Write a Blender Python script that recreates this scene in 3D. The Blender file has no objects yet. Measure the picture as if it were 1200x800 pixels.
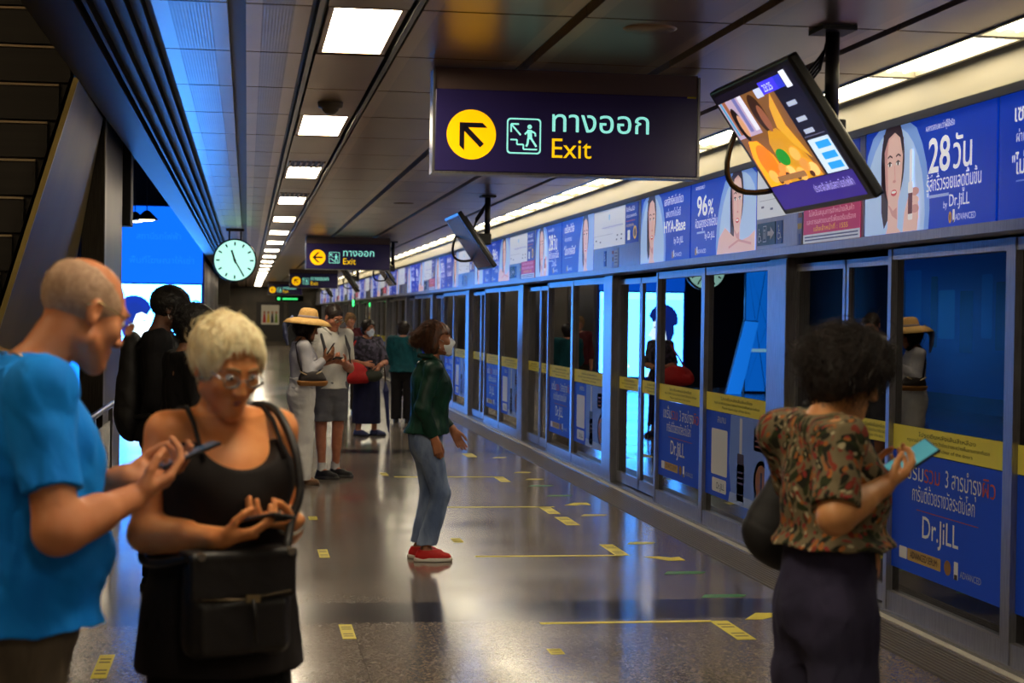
import bpy, bmesh, math, random
import numpy as np
from mathutils import Vector, Matrix
R = random.Random(7)
RN = np.random.default_rng(7)
S = bpy.context.scene
COL = S.collection
PI = math.pi

# ------------------------------------------------------------------ camera, world, exposure
F_PX, EYE = 2000.0, 1.65
yaw, pitch, roll = math.atan(311 / F_PX), math.atan(29.5 / F_PX), 0.0144
fw = Vector((math.sin(yaw) * math.cos(pitch), math.cos(yaw) * math.cos(pitch), -math.sin(pitch)))
r0 = fw.cross(Vector((0, 0, 1))).normalized()
u0 = r0.cross(fw)
rt = r0 * math.cos(roll) + u0 * math.sin(roll)
up = u0 * math.cos(roll) - r0 * math.sin(roll)
cd = bpy.data.cameras.new('camera')
cam = bpy.data.objects.new('camera', cd)
COL.objects.link(cam)
m = Matrix((rt, up, -fw)).transposed().to_4x4()
m.translation = Vector((0, 0, EYE))
cam.matrix_world = m
cd.sensor_width = 36.0
cd.lens = F_PX * 36.0 / 1200.0
cd.clip_start, cd.clip_end = 0.05, 300
cd.dof.use_dof = True
cd.dof.focus_distance = 11.2
cd.dof.aperture_fstop = 4.2
S.camera = cam
S.view_settings.view_transform = 'Standard'
S.view_settings.look = 'None'
S.view_settings.exposure = 0.3
S.view_settings.gamma = 1.0
S.view_settings.use_curve_mapping = False
S.cycles.use_denoising = True
S.cycles.sample_clamp_indirect = 4.0
S.cycles.max_bounces = 7
S.cycles.transparent_max_bounces = 12
W = bpy.data.worlds.new('world')
S.world = W
W.use_nodes = True
W.node_tree.nodes['Background'].inputs[0].default_value = (0.05, 0.045, 0.035, 1)
W.node_tree.nodes['Background'].inputs[1].default_value = 0.3
LIGHT_CEIL = 24.0     # ceiling row diffusers
LIGHT_COVE = 9.0     # tubes above the platform doors
LIGHT_SCREEN = 28.0   # big blue lightbox

# ------------------------------------------------------------------ materials
def lin(c):
    return tuple((v / 255 / 12.92) if v <= 10.31 else ((v / 255 + 0.055) / 1.055) ** 2.4 for v in c)
MATS = {}
def mat(col, rough=0.6, metal=0.0, emit=0.0, spec=0.5, name=None):
    key = (tuple(col), rough, metal, emit, spec)
    if key in MATS: return MATS[key]
    M = bpy.data.materials.new(name or 'paint')
    M.use_nodes = True
    b = M.node_tree.nodes['Principled BSDF']
    c = lin(col) + (1,)
    b.inputs['Base Color'].default_value = c
    b.inputs['Roughness'].default_value = rough
    b.inputs['Metallic'].default_value = metal
    b.inputs['Specular IOR Level'].default_value = spec
    if emit:
        b.inputs['Emission Color'].default_value = c
        b.inputs['Emission Strength'].default_value = emit
    MATS[key] = M
    return M
def noisy(name, c1, c2, scale=20, rough=0.6, metal=0.0, bump=0.0, stretch=(1, 1, 1), detail=3, kind='noise', spec=0.5, rough2=None, lo=0.35, hi=0.65, coat=0.0):
    M = bpy.data.materials.new(name)
    M.use_nodes = True
    N, L = M.node_tree.nodes, M.node_tree.links
    b = N['Principled BSDF']
    tc = N.new('ShaderNodeTexCoord'); mp = N.new('ShaderNodeMapping')
    mp.inputs['Scale'].default_value = stretch
    L.new(tc.outputs['Object'], mp.inputs[0])
    if kind == 'noise':
        t = N.new('ShaderNodeTexNoise'); t.inputs['Detail'].default_value = detail; o = t.outputs[0]
    else:
        t = N.new('ShaderNodeTexVoronoi'); o = t.outputs['Color']
    t.inputs['Scale'].default_value = scale
    L.new(mp.outputs[0], t.inputs['Vector'])
    cr = N.new('ShaderNodeValToRGB')
    cr.color_ramp.elements[0].position, cr.color_ramp.elements[1].position = lo, hi
    cr.color_ramp.elements[0].color = lin(c1) + (1,)
    cr.color_ramp.elements[1].color = lin(c2) + (1,)
    L.new(o, cr.inputs[0]); L.new(cr.outputs[0], b.inputs['Base Color'])
    b.inputs['Roughness'].default_value = rough
    b.inputs['Metallic'].default_value = metal
    b.inputs['Specular IOR Level'].default_value = spec
    if rough2 is not None:
        mr = N.new('ShaderNodeMapRange'); mr.inputs[3].default_value = rough; mr.inputs[4].default_value = rough2
        L.new(t.outputs[0], mr.inputs[0]); L.new(mr.outputs[0], b.inputs['Roughness'])
    if bump:
        bp = N.new('ShaderNodeBump'); bp.inputs['Strength'].default_value = bump; bp.inputs['Distance'].default_value = 0.004
        L.new(t.outputs[0], bp.inputs['Height']); L.new(bp.outputs[0], b.inputs['Normal'])
    return M

STEEL = noisy('brushed steel', (120, 118, 116), (150, 148, 146), 6, 0.32, 0.9, 0, (40, 40, 1))
STEEL_D = noisy('dark brushed steel', (62, 58, 52), (80, 75, 66), 6, 0.3, 0.9, 0, (40, 40, 1))
FRAME = noisy('door frame aluminium', (150, 150, 156), (172, 172, 178), 8, 0.36, 0.75, 0, (20, 20, 1))
CEILP = noisy('ceiling panel enamel', (138, 116, 94), (150, 126, 102), 3, 0.3, 0.7, 0, (1, .4, 1))
CEILM = noisy('ceiling panel margin', (168, 146, 120), (178, 154, 128), 3, 0.34, 0.65, 0, (1, .4, 1))
BLACK = mat((16, 14, 12), 0.5)
DARK = mat((30, 27, 24), 0.5)
def glass_mat(name, tint, refl=1.0, ior=1.52):
    M = bpy.data.materials.new(name); M.use_nodes = True
    N, L = M.node_tree.nodes, M.node_tree.links
    N.remove(N['Principled BSDF'])
    out = N['Material Output']
    tr = N.new('ShaderNodeBsdfTransparent'); tr.inputs[0].default_value = tint + (1,)
    gl = N.new('ShaderNodeBsdfGlossy'); gl.inputs['Roughness'].default_value = 0.0
    gl.inputs[0].default_value = (refl, refl, refl, 1)
    fr = N.new('ShaderNodeFresnel'); fr.inputs[0].default_value = ior
    mx = N.new('ShaderNodeMixShader')
    L.new(fr.outputs[0], mx.inputs[0]); L.new(tr.outputs[0], mx.inputs[1]); L.new(gl.outputs[0], mx.inputs[2])
    L.new(mx.outputs[0], out.inputs[0])
    return M
GLASS = glass_mat('tinted door glass', (0.35, 0.35, 0.36), 1.0, 1.9)
CLEAR = glass_mat('clear glass', (0.85, 0.9, 0.92), 1.0, 1.45)

# ------------------------------------------------------------------ object helpers
def obj(name, me, parent=None, loc=None, rotz=None):
    o = bpy.data.objects.new(name, me); COL.objects.link(o)
    if parent: o.parent = parent
    if loc is not None: o.location = loc
    if rotz is not None: o.rotation_euler = (0, 0, rotz)
    return o
def tag(o, label, cat, group=None, kind=None):
    o['label'] = label; o['category'] = cat
    if group: o['group'] = group
    if kind: o['kind'] = kind
    return o
def struct(o, label=None):
    o['kind'] = 'structure'
    if label: o['label'] = label; 
    return o
def thing(name, label, cat, loc=(0, 0, 0), rotz=0, group=None):
    o = obj(name, None, None, loc, rotz)
    return tag(o, label, cat, group)
def copy_tree(o, parent=None):
    c = o.copy(); COL.objects.link(c)
    if parent: c.parent = parent
    for ch in list(o.children):
        copy_tree(ch, c)
    return c
ONES = 'zeroth first second third fourth fifth sixth seventh eighth ninth tenth eleventh twelfth thirteenth fourteenth fifteenth sixteenth seventeenth eighteenth nineteenth'.split()
TENS = {20: 'twent', 30: 'thirt', 40: 'fort', 50: 'fift', 60: 'sixt', 70: 'sevent'}
def nth(n):
    if n < 20: return ONES[n]
    t = TENS[n // 10 * 10]
    return t + 'ieth' if n % 10 == 0 else t + 'y-' + ONES[n % 10]
class MB:
    """collects shapes with material slots into one mesh"""
    def __init__(s): s.v, s.f, s.mi, s.ms, s.sm = [], [], [], [], []
    def slot(s, M):
        if M not in s.ms: s.ms.append(M)
        return s.ms.index(M)
    def add(s, vs, fs, M, smooth=False):
        o = len(s.v); k = s.slot(M)
        s.v += [tuple(v) for v in vs]
        for f in fs: s.f.append([i + o for i in f]); s.mi.append(k); s.sm.append(smooth)
        return s
    def box(s, a, b, M, bev=0.0):
        x0, y0, z0 = (min(a[i], b[i]) for i in range(3)); x1, y1, z1 = (max(a[i], b[i]) for i in range(3))
        if bev <= 0:
            return s.add([(x0, y0, z0), (x1, y0, z0), (x1, y1, z0), (x0, y1, z0), (x0, y0, z1), (x1, y0, z1), (x1, y1, z1), (x0, y1, z1)],
                         [(3, 2, 1, 0), (4, 5, 6, 7), (0, 1, 5, 4), (1, 2, 6, 5), (2, 3, 7, 6), (3, 0, 4, 7)], M)
        bm = bmesh.new(); bmesh.ops.create_cube(bm, size=1)
        for v in bm.verts:
            v.co = Vector(((x0 + x1) / 2 + v.co.x * (x1 - x0), (y0 + y1) / 2 + v.co.y * (y1 - y0), (z0 + z1) / 2 + v.co.z * (z1 - z0)))
        bmesh.ops.bevel(bm, geom=bm.edges[:], offset=bev, segments=3, affect='EDGES', profile=0.5)
        return s.bm(bm, M)
    def bm(s, bm, M, smooth=False):
        bm.verts.index_update()
        s.add([v.co[:] for v in bm.verts], [[v.index for v in f.verts] for f in bm.faces], M, smooth); bm.free(); return s
    def tube(s, pts, r, M, n=10, caps=True, rs=None):
        P = [Vector(p) for p in pts]; vs, fs = [], []
        ref = None
        for i, p in enumerate(P):
            d = (P[min(i + 1, len(P) - 1)] - P[max(i - 1, 0)]).normalized()
            if ref is None: ref = Vector((0, 0, 1)) if abs(d.z) < .9 else Vector((1, 0, 0))
            a = d.cross(ref).normalized(); b = d.cross(a).normalized(); ref = -b if False else ref
            rr = rs[i] if rs else r
            for k in range(n):
                t = 2 * PI * k / n
                vs.append(p + a * (rr * math.cos(t)) + b * (rr * math.sin(t)))
        for i in range(len(P) - 1):
            for k in range(n):
                fs.append((i * n + k, i * n + (k + 1) % n, (i + 1) * n + (k + 1) % n, (i + 1) * n + k))
        if caps:
            fs.append(tuple(range(n))[::-1]); fs.append(tuple((len(P) - 1) * n + k for k in range(n)))
        return s.add(vs, fs, M, True)
    def cyl(s, c, r, axis, d, M, n=32, smooth=False):
        c = Vector(c); ax = Vector(axis).normalized()
        s.tube([c, c + ax * d], r, M, n)
        if not smooth: s.sm[-n - 2:] = [False] * (n + 2)
        return s
    def lathe(s, c, prof, M, n=32):
        vs, fs = [], []
        for r, z in prof:
            for k in range(n):
                t = 2 * PI * k / n; vs.append((c[0] + r * math.cos(t), c[1] + r * math.sin(t), c[2] + z))
        for i in range(len(prof) - 1):
            for k in range(n): fs.append((i * n + k, i * n + (k + 1) % n, (i + 1) * n + (k + 1) % n, (i + 1) * n + k))
        return s.add(vs, fs, M, True)
    def prism(s, poly, ax, a, b, M):
        """polygon in the two axes other than ax, extruded from a to b along ax"""
        n = len(poly); vs = []
        for t in (a, b):
            for p in poly:
                q = list(p); q.insert(ax, t); vs.append(q)
        fs = [tuple(range(n))[::-1], tuple(range(n, 2 * n))] + [(i, (i + 1) % n, n + (i + 1) % n, n + i) for i in range(n)]
        return s.add(vs, fs, M)
    def mesh(s, name):
        me = bpy.data.meshes.new(name)
        me.from_pydata(s.v, [], s.f)
        for M in s.ms: me.materials.append(M)
        me.polygons.foreach_set('material_index', s.mi)
        me.polygons.foreach_set('use_smooth', s.sm)
        bm = bmesh.new(); bm.from_mesh(me); 
        bmesh.ops.recalc_face_normals(bm, faces=bm.faces[:]); bm.to_mesh(me); bm.free()
        me.update()
        return me
    def build(s, name, parent=None, loc=None, rotz=None):
        return obj(name, s.mesh(name), parent, loc, rotz)

# flat printed artwork: shapes in (u, v) metres, small layer steps, laid on a real backing
TXT = {}
def text_geo(t, bold):
    k = (t, bold)
    if k in TXT: return TXT[k]
    cu = bpy.data.curves.new('t', 'FONT'); cu.body = t; cu.size = 1.0; cu.resolution_u = 3; cu.offset = bold
    o = bpy.data.objects.new('t', cu); COL.objects.link(o)
    dg = bpy.context.evaluated_depsgraph_get()
    me = bpy.data.meshes.new_from_object(o.evaluated_get(dg))
    vs = np.array([v.co[:2] for v in me.vertices]) if len(me.vertices) else np.zeros((1, 2))
    fs = [tuple(p.vertices) for p in me.polygons]
    bpy.data.objects.remove(o); bpy.data.meshes.remove(me); bpy.data.curves.remove(cu)
    TXT[k] = (vs, fs); return TXT[k]
class Art:
    def __init__(s, w, h, glow=0.0): s.w, s.h, s.items, s.glow = w, h, [], glow
    def poly(s, pts, c, l=1, e=0.0): s.items.append((np.array(pts, float), [tuple(range(len(pts)))], c, l, e)); return s
    def rect(s, x0, y0, x1, y1, c, l=1, e=0.0): return s.poly([(x0, y0), (x1, y0), (x1, y1), (x0, y1)], c, l, e)
    def ell(s, cx, cy, rx, ry, c, l=1, e=0.0, n=28, rot=0, a0=0, a1=2 * PI):
        pts = []
        for k in range(n):
            t = a0 + (a1 - a0) * k / (n - 1 if a1 - a0 < 6.2 else n); x, y = rx * math.cos(t), ry * math.sin(t)
            pts.append((cx + x * math.cos(rot) - y * math.sin(rot), cy + x * math.sin(rot) + y * math.cos(rot)))
        return s.poly(pts, c, l, e)
    def rrect(s, x0, y0, x1, y1, r, c, l=1, e=0.0):
        pts = []
        for cx, cy, a in ((x1 - r, y1 - r, 0), (x0 + r, y1 - r, PI / 2), (x0 + r, y0 + r, PI), (x1 - r, y0 + r, 1.5 * PI)):
            for k in range(6): pts.append((cx + r * math.cos(a + k * PI / 10), cy + r * math.sin(a + k * PI / 10)))
        return s.poly(pts, c, l, e)
    def line(s, pts, w, c, l=2, e=0.0):
        for (x0, y0), (x1, y1) in zip(pts[:-1], pts[1:]):
            d = math.hypot(x1 - x0, y1 - y0) or 1; nx, ny = -(y1 - y0) / d * w / 2, (x1 - x0) / d * w / 2
            s.poly([(x0 + nx, y0 + ny), (x0 - nx, y0 - ny), (x1 - nx, y1 - ny), (x1 + nx, y1 + ny)], c, l, e)
        return s
    def ring(s, cx, cy, r0, r1, c, l=2, e=0.0, a0=0, a1=2 * PI, n=28):
        for k in range(n):
            t, u = a0 + (a1 - a0) * k / n, a0 + (a1 - a0) * (k + 1) / n
            s.poly([(cx + r0 * math.cos(t), cy + r0 * math.sin(t)), (cx + r1 * math.cos(t), cy + r1 * math.sin(t)), (cx + r1 * math.cos(u), cy + r1 * math.sin(u)), (cx + r0 * math.cos(u), cy + r0 * math.sin(u))], c, l, e)
        return s
    def text(s, t, x, y, hgt, c, w=None, l=3, e=0.0, bold=0.0, al='l'):
        """cap/line height hgt (of the whole glyph box of the font size), width w if given"""
        vs, fs = text_geo(t, bold)
        v = vs.copy(); x0, x1 = v[:, 0].min(), v[:, 0].max()
        sx = hgt if w is None else w / max(x1 - x0, 1e-6)
        wd = (x1 - x0) * sx
        ox = {'l': 0, 'c': -wd / 2, 'r': -wd}[al]
        v[:, 0] = (v[:, 0] - x0) * sx + x + ox; v[:, 1] = v[:, 1] * hgt + y
        s.items.append((v, fs, c, l, e)); return s
    def mesh(s, name, back, thick=0.01, step=0.0007, rough=0.35, mb=None, clip=True, bcol_emit=0.0):
        """local frame: u = x, v = z, printed face looks toward -y"""
        mb = mb or MB()
        if back: mb.box((0, 0, 0), (s.w, thick, s.h), mat(back, rough, 0, bcol_emit, .25))
        for v, fs, c, l, e in s.items:
            if clip: v = np.clip(v, (0, 0), (s.w, s.h))
            mb.add([(p[0], -l * step, p[1]) for p in v], fs, mat(c, rough, 0, e or s.glow, .25))
        return mb
    def build(s, name, back, parent=None, loc=None, rotz=None, thick=0.01, rough=0.35, step=0.0007, be=0.0):
        mb = s.mesh(name, back, thick, step, rough, bcol_emit=be)
        me = bpy.data.meshes.new(name); me.from_pydata(mb.v, [], mb.f)
        for M in mb.ms: me.materials.append(M)
        me.polygons.foreach_set('material_index', mb.mi); me.update()
        return obj(name, me, parent, loc, rotz)
# ------------------------------------------------------------------ setting
Y0, Y1, HC, PX, HX = -8.0, 88.0, 2.97, 3.62, 3.44
def terrazzo():
    M = bpy.data.materials.new('polished terrazzo'); M.use_nodes = True
    N, L = M.node_tree.nodes, M.node_tree.links
    b = N['Principled BSDF']; tc = N.new('ShaderNodeTexCoord')
    v = N.new('ShaderNodeTexVoronoi'); v.inputs['Scale'].default_value = 95
    L.new(tc.outputs['Object'], v.inputs['Vector'])
    cr = N.new('ShaderNodeValToRGB'); e = cr.color_ramp.elements
    e[0].color = lin((84, 74, 67)) + (1,); e[1].color = lin((136, 124, 112)) + (1,)
    e[0].position, e[1].position = 0.25, 0.9
    sp = N.new('ShaderNodeSeparateColor'); L.new(v.outputs['Color'], sp.inputs[0]); L.new(sp.outputs[0], cr.inputs[0])
    n2 = N.new('ShaderNodeTexNoise'); n2.inputs['Scale'].default_value = 0.8; L.new(tc.outputs['Object'], n2.inputs['Vector'])
    mr = N.new('ShaderNodeMapRange'); mr.inputs[1].default_value = 0.3; mr.inputs[2].default_value = 0.7
    mr.inputs[3].default_value = 0.13; mr.inputs[4].default_value = 0.22
    L.new(n2.outputs[0], mr.inputs[0]); L.new(mr.outputs[0], b.inputs['Roughness'])
    # stone joints and dark cross bands
    sx = N.new('ShaderNodeSeparateXYZ'); L.new(tc.outputs['Object'], sx.inputs[0])
    def math_(op, a, b_=None, c=None):
        n = N.new('ShaderNodeMath'); n.operation = op
        for i, q in enumerate((a, b_, c)):
            if q is None: continue
            if isinstance(q, (int, float)): n.inputs[i].default_value = q
            else: L.new(q, n.inputs[i])
        return n.outputs[0]
    def joint(o, off, per, w):
        t = math_('SUBTRACT', o, off); t = math_('PINGPONG', t, per / 2); return math_('LESS_THAN', t, w)
    jx = joint(sx.outputs[0], 0.97, 0.8, 0.003); jx2 = joint(sx.outputs[0], 1.37, 0.8, 0.003)
    jy = joint(sx.outputs[1], 8.30, 2.3, 0.003)
    band = joint(sx.outputs[1], 9.435, 11.12, 0.315)
    jt = math_('MINIMUM', math_('ADD', math_('ADD', jx, jx2), jy), 1.0)
    m1 = N.new('ShaderNodeMix'); m1.data_type = 'RGBA'; L.new(band, m1.inputs[0]); L.new(cr.outputs[0], m1.inputs[6])
    c2 = N.new('ShaderNodeValToRGB'); e = c2.color_ramp.elements
    e[0].color = lin((26, 20, 21)) + (1,); e[1].color = lin((46, 36, 37)) + (1,); L.new(sp.outputs[0], c2.inputs[0])
    L.new(c2.outputs[0], m1.inputs[7])
    m2 = N.new('ShaderNodeMix'); m2.data_type = 'RGBA'; L.new(jt, m2.inputs[0]); L.new(m1.outputs[2], m2.inputs[6])
    m2.inputs[7].default_value = lin((30, 26, 24)) + (1,)
    L.new(m2.outputs[2], b.inputs['Base Color'])
    b.inputs['Specular IOR Level'].default_value = 0.6
    return M
TERR = terrazzo()
mb = MB(); mb.box((-6, Y0, -0.1), (PX + .02, Y1, 0), TERR); struct(mb.build('floor'))

# ceiling: backing + separate enamel panels with pale margins round a finely perforated field
def perforated():
    M = noisy('perforated ceiling field', (118, 98, 78), (130, 108, 86), 4, 0.34, 0.65)
    N, L = M.node_tree.nodes, M.node_tree.links
    tc = N.new('ShaderNodeTexCoord'); w = N.new('ShaderNodeTexWave'); w.inputs['Scale'].default_value = 22
    w.bands_direction = 'X'; L.new(tc.outputs['Object'], w.inputs['Vector'])
    bp = N.new('ShaderNodeBump'); bp.inputs['Strength'].default_value = 0.25; bp.inputs['Distance'].default_value = 0.002
    L.new(w.outputs[0], bp.inputs['Height']); L.new(bp.outputs[0], N['Principled BSDF'].inputs['Normal'])
    return M
PERF = perforated()
mb = MB()
mb.box((-0.96, Y0, HC + .05), (3.62, Y1, HC + .12), DARK)
cols = [(-.42, -.10, 1), (-.02, .26, 1), (.74, 1.40, 0), (1.46, 2.12, 0), (2.18, 2.84, 0), (2.90, 3.27, 2)]
py = 7.40 - 9 * 1.357
while py < Y1:
    a, b = py + .012, py + 1.357 - .012
    for x0, x1, k in cols:
        if k == 2: mb.box((x0, a, HC), (x1, b, HC + .05), CEILP); continue
        g = .07
        mb.box((x0, a, HC), (x0 + g, b, HC + .05), CEILM); mb.box((x1 - g, a, HC), (x1, b, HC + .05), CEILM)
        mb.box((x0 + g, a, HC), (x1 - g, b, HC + .05), PERF if k else CEILP)
    py += 1.357
# fascia strip and dark rails along the stair well
FASC = noisy('dull bronze fascia', (58, 50, 38), (66, 56, 44), 6, 0.5, 0.6, 0, (30, 30, 1))
mb.box((-.96, Y0, HC - .02), (-.74, Y1, HC + .05), FASC)
for x in (-.70, -.62, -.54, -.47): mb.box((x - .008, Y0, HC - .01), (x + .008, Y1, HC + .05), FASC)
for x in (.30, .71): mb.box((x - .012, Y0, HC - .012), (x + .012, Y1, HC + .05), STEEL_D)
struct(mb.build('ceiling'))
# light strip: every third field of the strip is a diffuser, the others are plain panels
EM_CEIL = mat((255, 236, 204), 0.5, 0, LIGHT_CEIL)
EM_COVE = mat((250, 238, 208), 0.5, 0, LIGHT_COVE)
mb = MB(); py = 7.40 - 9 * 1.357; lights = []
n = 0
while py < Y1 - 2:
    if n % 3 == 0: lights.append(py)
    else: mb.box((.33, py + .01, HC), (.68, py + 1.347, HC + .05), CEILP)
    py += 1.357; n += 1
struct(mb.build('ceiling_strip'))
first = None; c = 0
for y in lights:
    c += 1 if y > 5 else 0
    lab = nth(c) + ' bright white ceiling light in the long overhead row, counted from the camera' if c else 'bright white ceiling light overhead behind the camera'
    if first is None:
        first = thing('ceiling_light', lab, 'ceiling light', (.505, y + .66, HC), 0, 'ceiling lights in the overhead row')
        MB().box((-.145, -.63, .004), (.145, .63, .03), EM_CEIL).build('diffuser', first)
        f = MB()
        for a, b in (((-.17, -.65), (-.145, .65)), ((.145, -.65), (.17, .65)), ((-.145, -.65), (.145, -.63)), ((-.145, .63), (.145, .65))):
            f.box((a[0], a[1], 0), (b[0], b[1], .05), CEILM)
        f.build('frame', first)
    else:
        o = copy_tree(first); o.location = (.505, y + .66, HC); o['label'] = lab
for y, w in ((15.25, 'third'), (19.2, 'fourth')):
    t = thing('ceiling_vent', 'dark slatted ceiling vent just in front of the %s ceiling light' % w, 'vent', (.505, y, HC - .001))
    f = MB(); f.box((-.16, -.3, 0), (.16, .3, .004), BLACK); f.build('backing', t)
    f = MB()
    for i in range(7): f.box((-.15 + i * .05 - .008, -.29, -.012), (-.15 + i * .05 + .008, .29, 0), CEILM)
    f.build('grille', t)
t = thing('ceiling_speaker', 'round flush ceiling speaker disc above the near exit sign', 'speaker', (1.80, 7.62, HC))
MB().lathe((0, 0, 0), [(.0, -.012), (.11, -.010), (.125, 0), (.125, .01)], PERF, 36).build('cover', t)
o = copy_tree(t); o.location = (1.82, 20.2, HC); o['label'] = 'round flush ceiling speaker disc halfway towards the second exit sign'
t = thing('smoke_detector', 'small dark dome detector on the ceiling behind the second ceiling light', 'detector', (.5, 10.75, HC))
MB().lathe((0, 0, 0), [(0, -.075), (.03, -.07), (.05, -.05), (.055, -.035), (.075, -.03), (.08, 0)], mat((90, 80, 66), .5), 24).build('dome', t)

# cove and header above the doors
COVE = mat((122, 116, 98), 0.5)
HEAD = mat((150, 150, 158), 0.4, 0.3)
mb = MB()
mb.box((3.62, Y0, 2.60), (3.70, Y1, 3.1), COVE)
mb.box((3.27, Y0, 3.06), (3.62, Y1, 3.1), COVE)
mb.prism([(3.27, 2.96), (3.285, 2.96), (3.285, 3.06), (3.27, 3.06)], 1, Y0, Y1, STEEL_D)
struct(mb.build('wall_cove'))
mb = MB()
mb.box((HX + .012, Y0, 2.09), (PX + .1, Y1, 2.72), HEAD)
mb.box((HX - .005, Y0, 2.075), (PX + .1, Y1, 2.125), FRAME)
mb.box((HX - .01, Y0, 2.70), (HX + .03, Y1, 2.745), BLACK)
struct(mb.build('wall_header'))
first = None; c = 0; y = 7.45 - 3 * 1.357
while y < 86:
    c += 1 if y > 5.5 else 0
    lab = nth(c) + ' bright tube light over the platform door wall, counted from the camera' if c else 'bright tube light over the door wall behind the camera'
    if first is None:
        first = thing('tube_light', lab, 'tube light', (3.42, y + .678, HC), 0, 'tube lights over the door wall')
        d = MB(); d.box((-.12, -.655, .03), (.12, .655, .045), EM_COVE)
        d.build('diffuser', first)
        f = MB()
        for s_ in (-1, 1): f.box((s_ * .13 - .012, -.66, .0), (s_ * .13 + .012, .66, .05), COVE)
        for s_ in (-1, 1): f.box((-.13, s_ * .665 - .02, -.004), (.13, s_ * .665 + .02, .05), COVE)
        f.build('frame', first)
        MB().tube([(-.04, -.62, .022), (-.04, .62, .022)], .011, EM_COVE, 8).build('tube', first)
        MB().tube([(.05, -.62, .022), (.05, .62, .022)], .011, EM_COVE, 8).build('tube', first)
    else:
        o = copy_tree(first); o.location = (3.42, y + .678, HC); o['label'] = lab
    y += 1.357

# threshold, white edge line and grooved warning strip
mb = MB(); mb.box((3.53, Y0, 0), (3.575, Y1, .004), mat((205, 200, 186), .5)); struct(mb.build('trim_1'))
mb = MB(); mb.box((3.575, Y0, 0), (PX + .1, Y1, .02), STEEL); struct(mb.build('trim_2'))
mb = MB()
mb.box((3.20, Y0, 0), (3.50, 30, .002), mat((62, 54, 48), .5))
for i in range(10): mb.box((3.215 + i * .029, Y0, .002), (3.228 + i * .029, 30, .006), mat((96, 86, 76), .4))
struct(mb.build('trim_3'))
# tunnel behind the glass
mb = MB(); mb.box((7.2, Y0, -1.2), (7.3, Y1, 4), mat((40, 36, 32), .8)); mb.box((PX + .1, Y0, -1.3), (7.3, Y1, -1.2), mat((30, 27, 25), .8))
mb.box((PX + .1, Y0, 3.1), (7.3, Y1, 3.2), mat((34, 31, 28), .8))
mb.box((PX + .02, Y0, -1.3), (PX + .1, Y1, -.1), mat((40, 37, 34), .8)); struct(mb.build('wall_tunnel'))
# end walls, wall behind the camera, stair-well shell
GREYW = noisy('grey wall cladding', (70, 64, 54), (84, 76, 64), 2, 0.45, .2)
mb = MB(); mb.box((-6, Y1, 0), (7.3, Y1 + .2, 5), GREYW); struct(mb.build('wall_back'))
mb = MB(); mb.box((-6, Y0 - .2, -1.3), (7.3, Y0, 5.2), mat((60, 54, 46), .6)); struct(mb.build('wall_front'))
WELL = mat((46, 41, 36), .6)
mb = MB(); mb.box((-6.2, Y0, -.1), (-6, Y1, 5.2), WELL); mb.box((-6.2, Y0, 5.1), (-.9, Y1, 5.2), WELL)
mb.box((-.96, Y0, HC + .12), (-.9, Y1, 5.2), WELL); struct(mb.build('wall_left'))
mb = MB(); mb.box((-6, 40.12, 0), (-.985, 40.4, 5.1), mat((30, 34, 52), .6)); struct(mb.build('wall_stairs'))
mb = MB()
for k in range(12):
    y = 40.4 + k * 4; mb.box((-1.3, y, 0), (-1.1, y + 3.9, HC), GREYW if k % 2 else STEEL_D)
struct(mb.build('wall_far_left'))

# ------------------------------------------------------------------ platform screen doors
BLUE = (22, 80, 228)
YEL = (236, 224, 92)
def band(w, h):
    a = Art(w, h)
    a.text('โปรดยืนหลังเส้นสีเหลือง', w * .5, h * .66, .03, (90, 86, 30), w * .5, al='c')
    a.text('กรุณาอย่าพิงประตูและระวังช่องว่างระหว่างพื้นชานชาลากับรถ', w * .5, h * .42, .026, (90, 86, 30), w * .72, al='c')
    a.text('Please stand clear of the doors', w * .5, h * .18, .026, (90, 86, 30), w * .45, al='c')
    return a
def drj_panel(w, h):
    a = Art(w, h)
    a.text('เซรั่ม', w * .12, h * .78, .13, (225, 228, 240), w * .18)
    a.text('รวม', w * .31, h * .78, .13, (200, 84, 60), w * .14)
    a.text('3 สารบำรุง', w * .50, h * .78, .13, (225, 228, 240), w * .30)
    a.text('ผิว', w * .81, h * .78, .13, (200, 84, 60), w * .10)
    a.text('การันตีด้วยรางวัลระดับโลก', w * .20, h * .61, .115, (225, 228, 240), w * .55)
    a.rect(w * .24, h * .535, w * .78, h * .542, (176, 70, 62))
    a.text('Dr.JiLL', w * .30, h * .325, .17, (240, 240, 245), w * .32, bold=.004)
    a.rrect(w * .08, h * .10, w * .155, h * .20, .008, (225, 225, 230))
    a.rrect(w * .16, h * .10, w * .47, h * .20, .008, (196, 160, 84))
    a.text('ADVANCED SERUM', w * .19, h * .125, .055, (60, 40, 20), w * .25, l=4)
    a.ell(w * .53, h * .15, w * .03, h * .06, (150, 108, 50))
    a.rrect(w * .585, h * .08, w * .62, h * .22, .006, (232, 232, 236)); a.rect(w * .589, h * .08, w * .616, h * .12, (60, 40, 30), 2)
    a.text('ADVANCED', w * .64, h * .11, .05, (170, 180, 220), w * .17)
    return a
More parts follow.
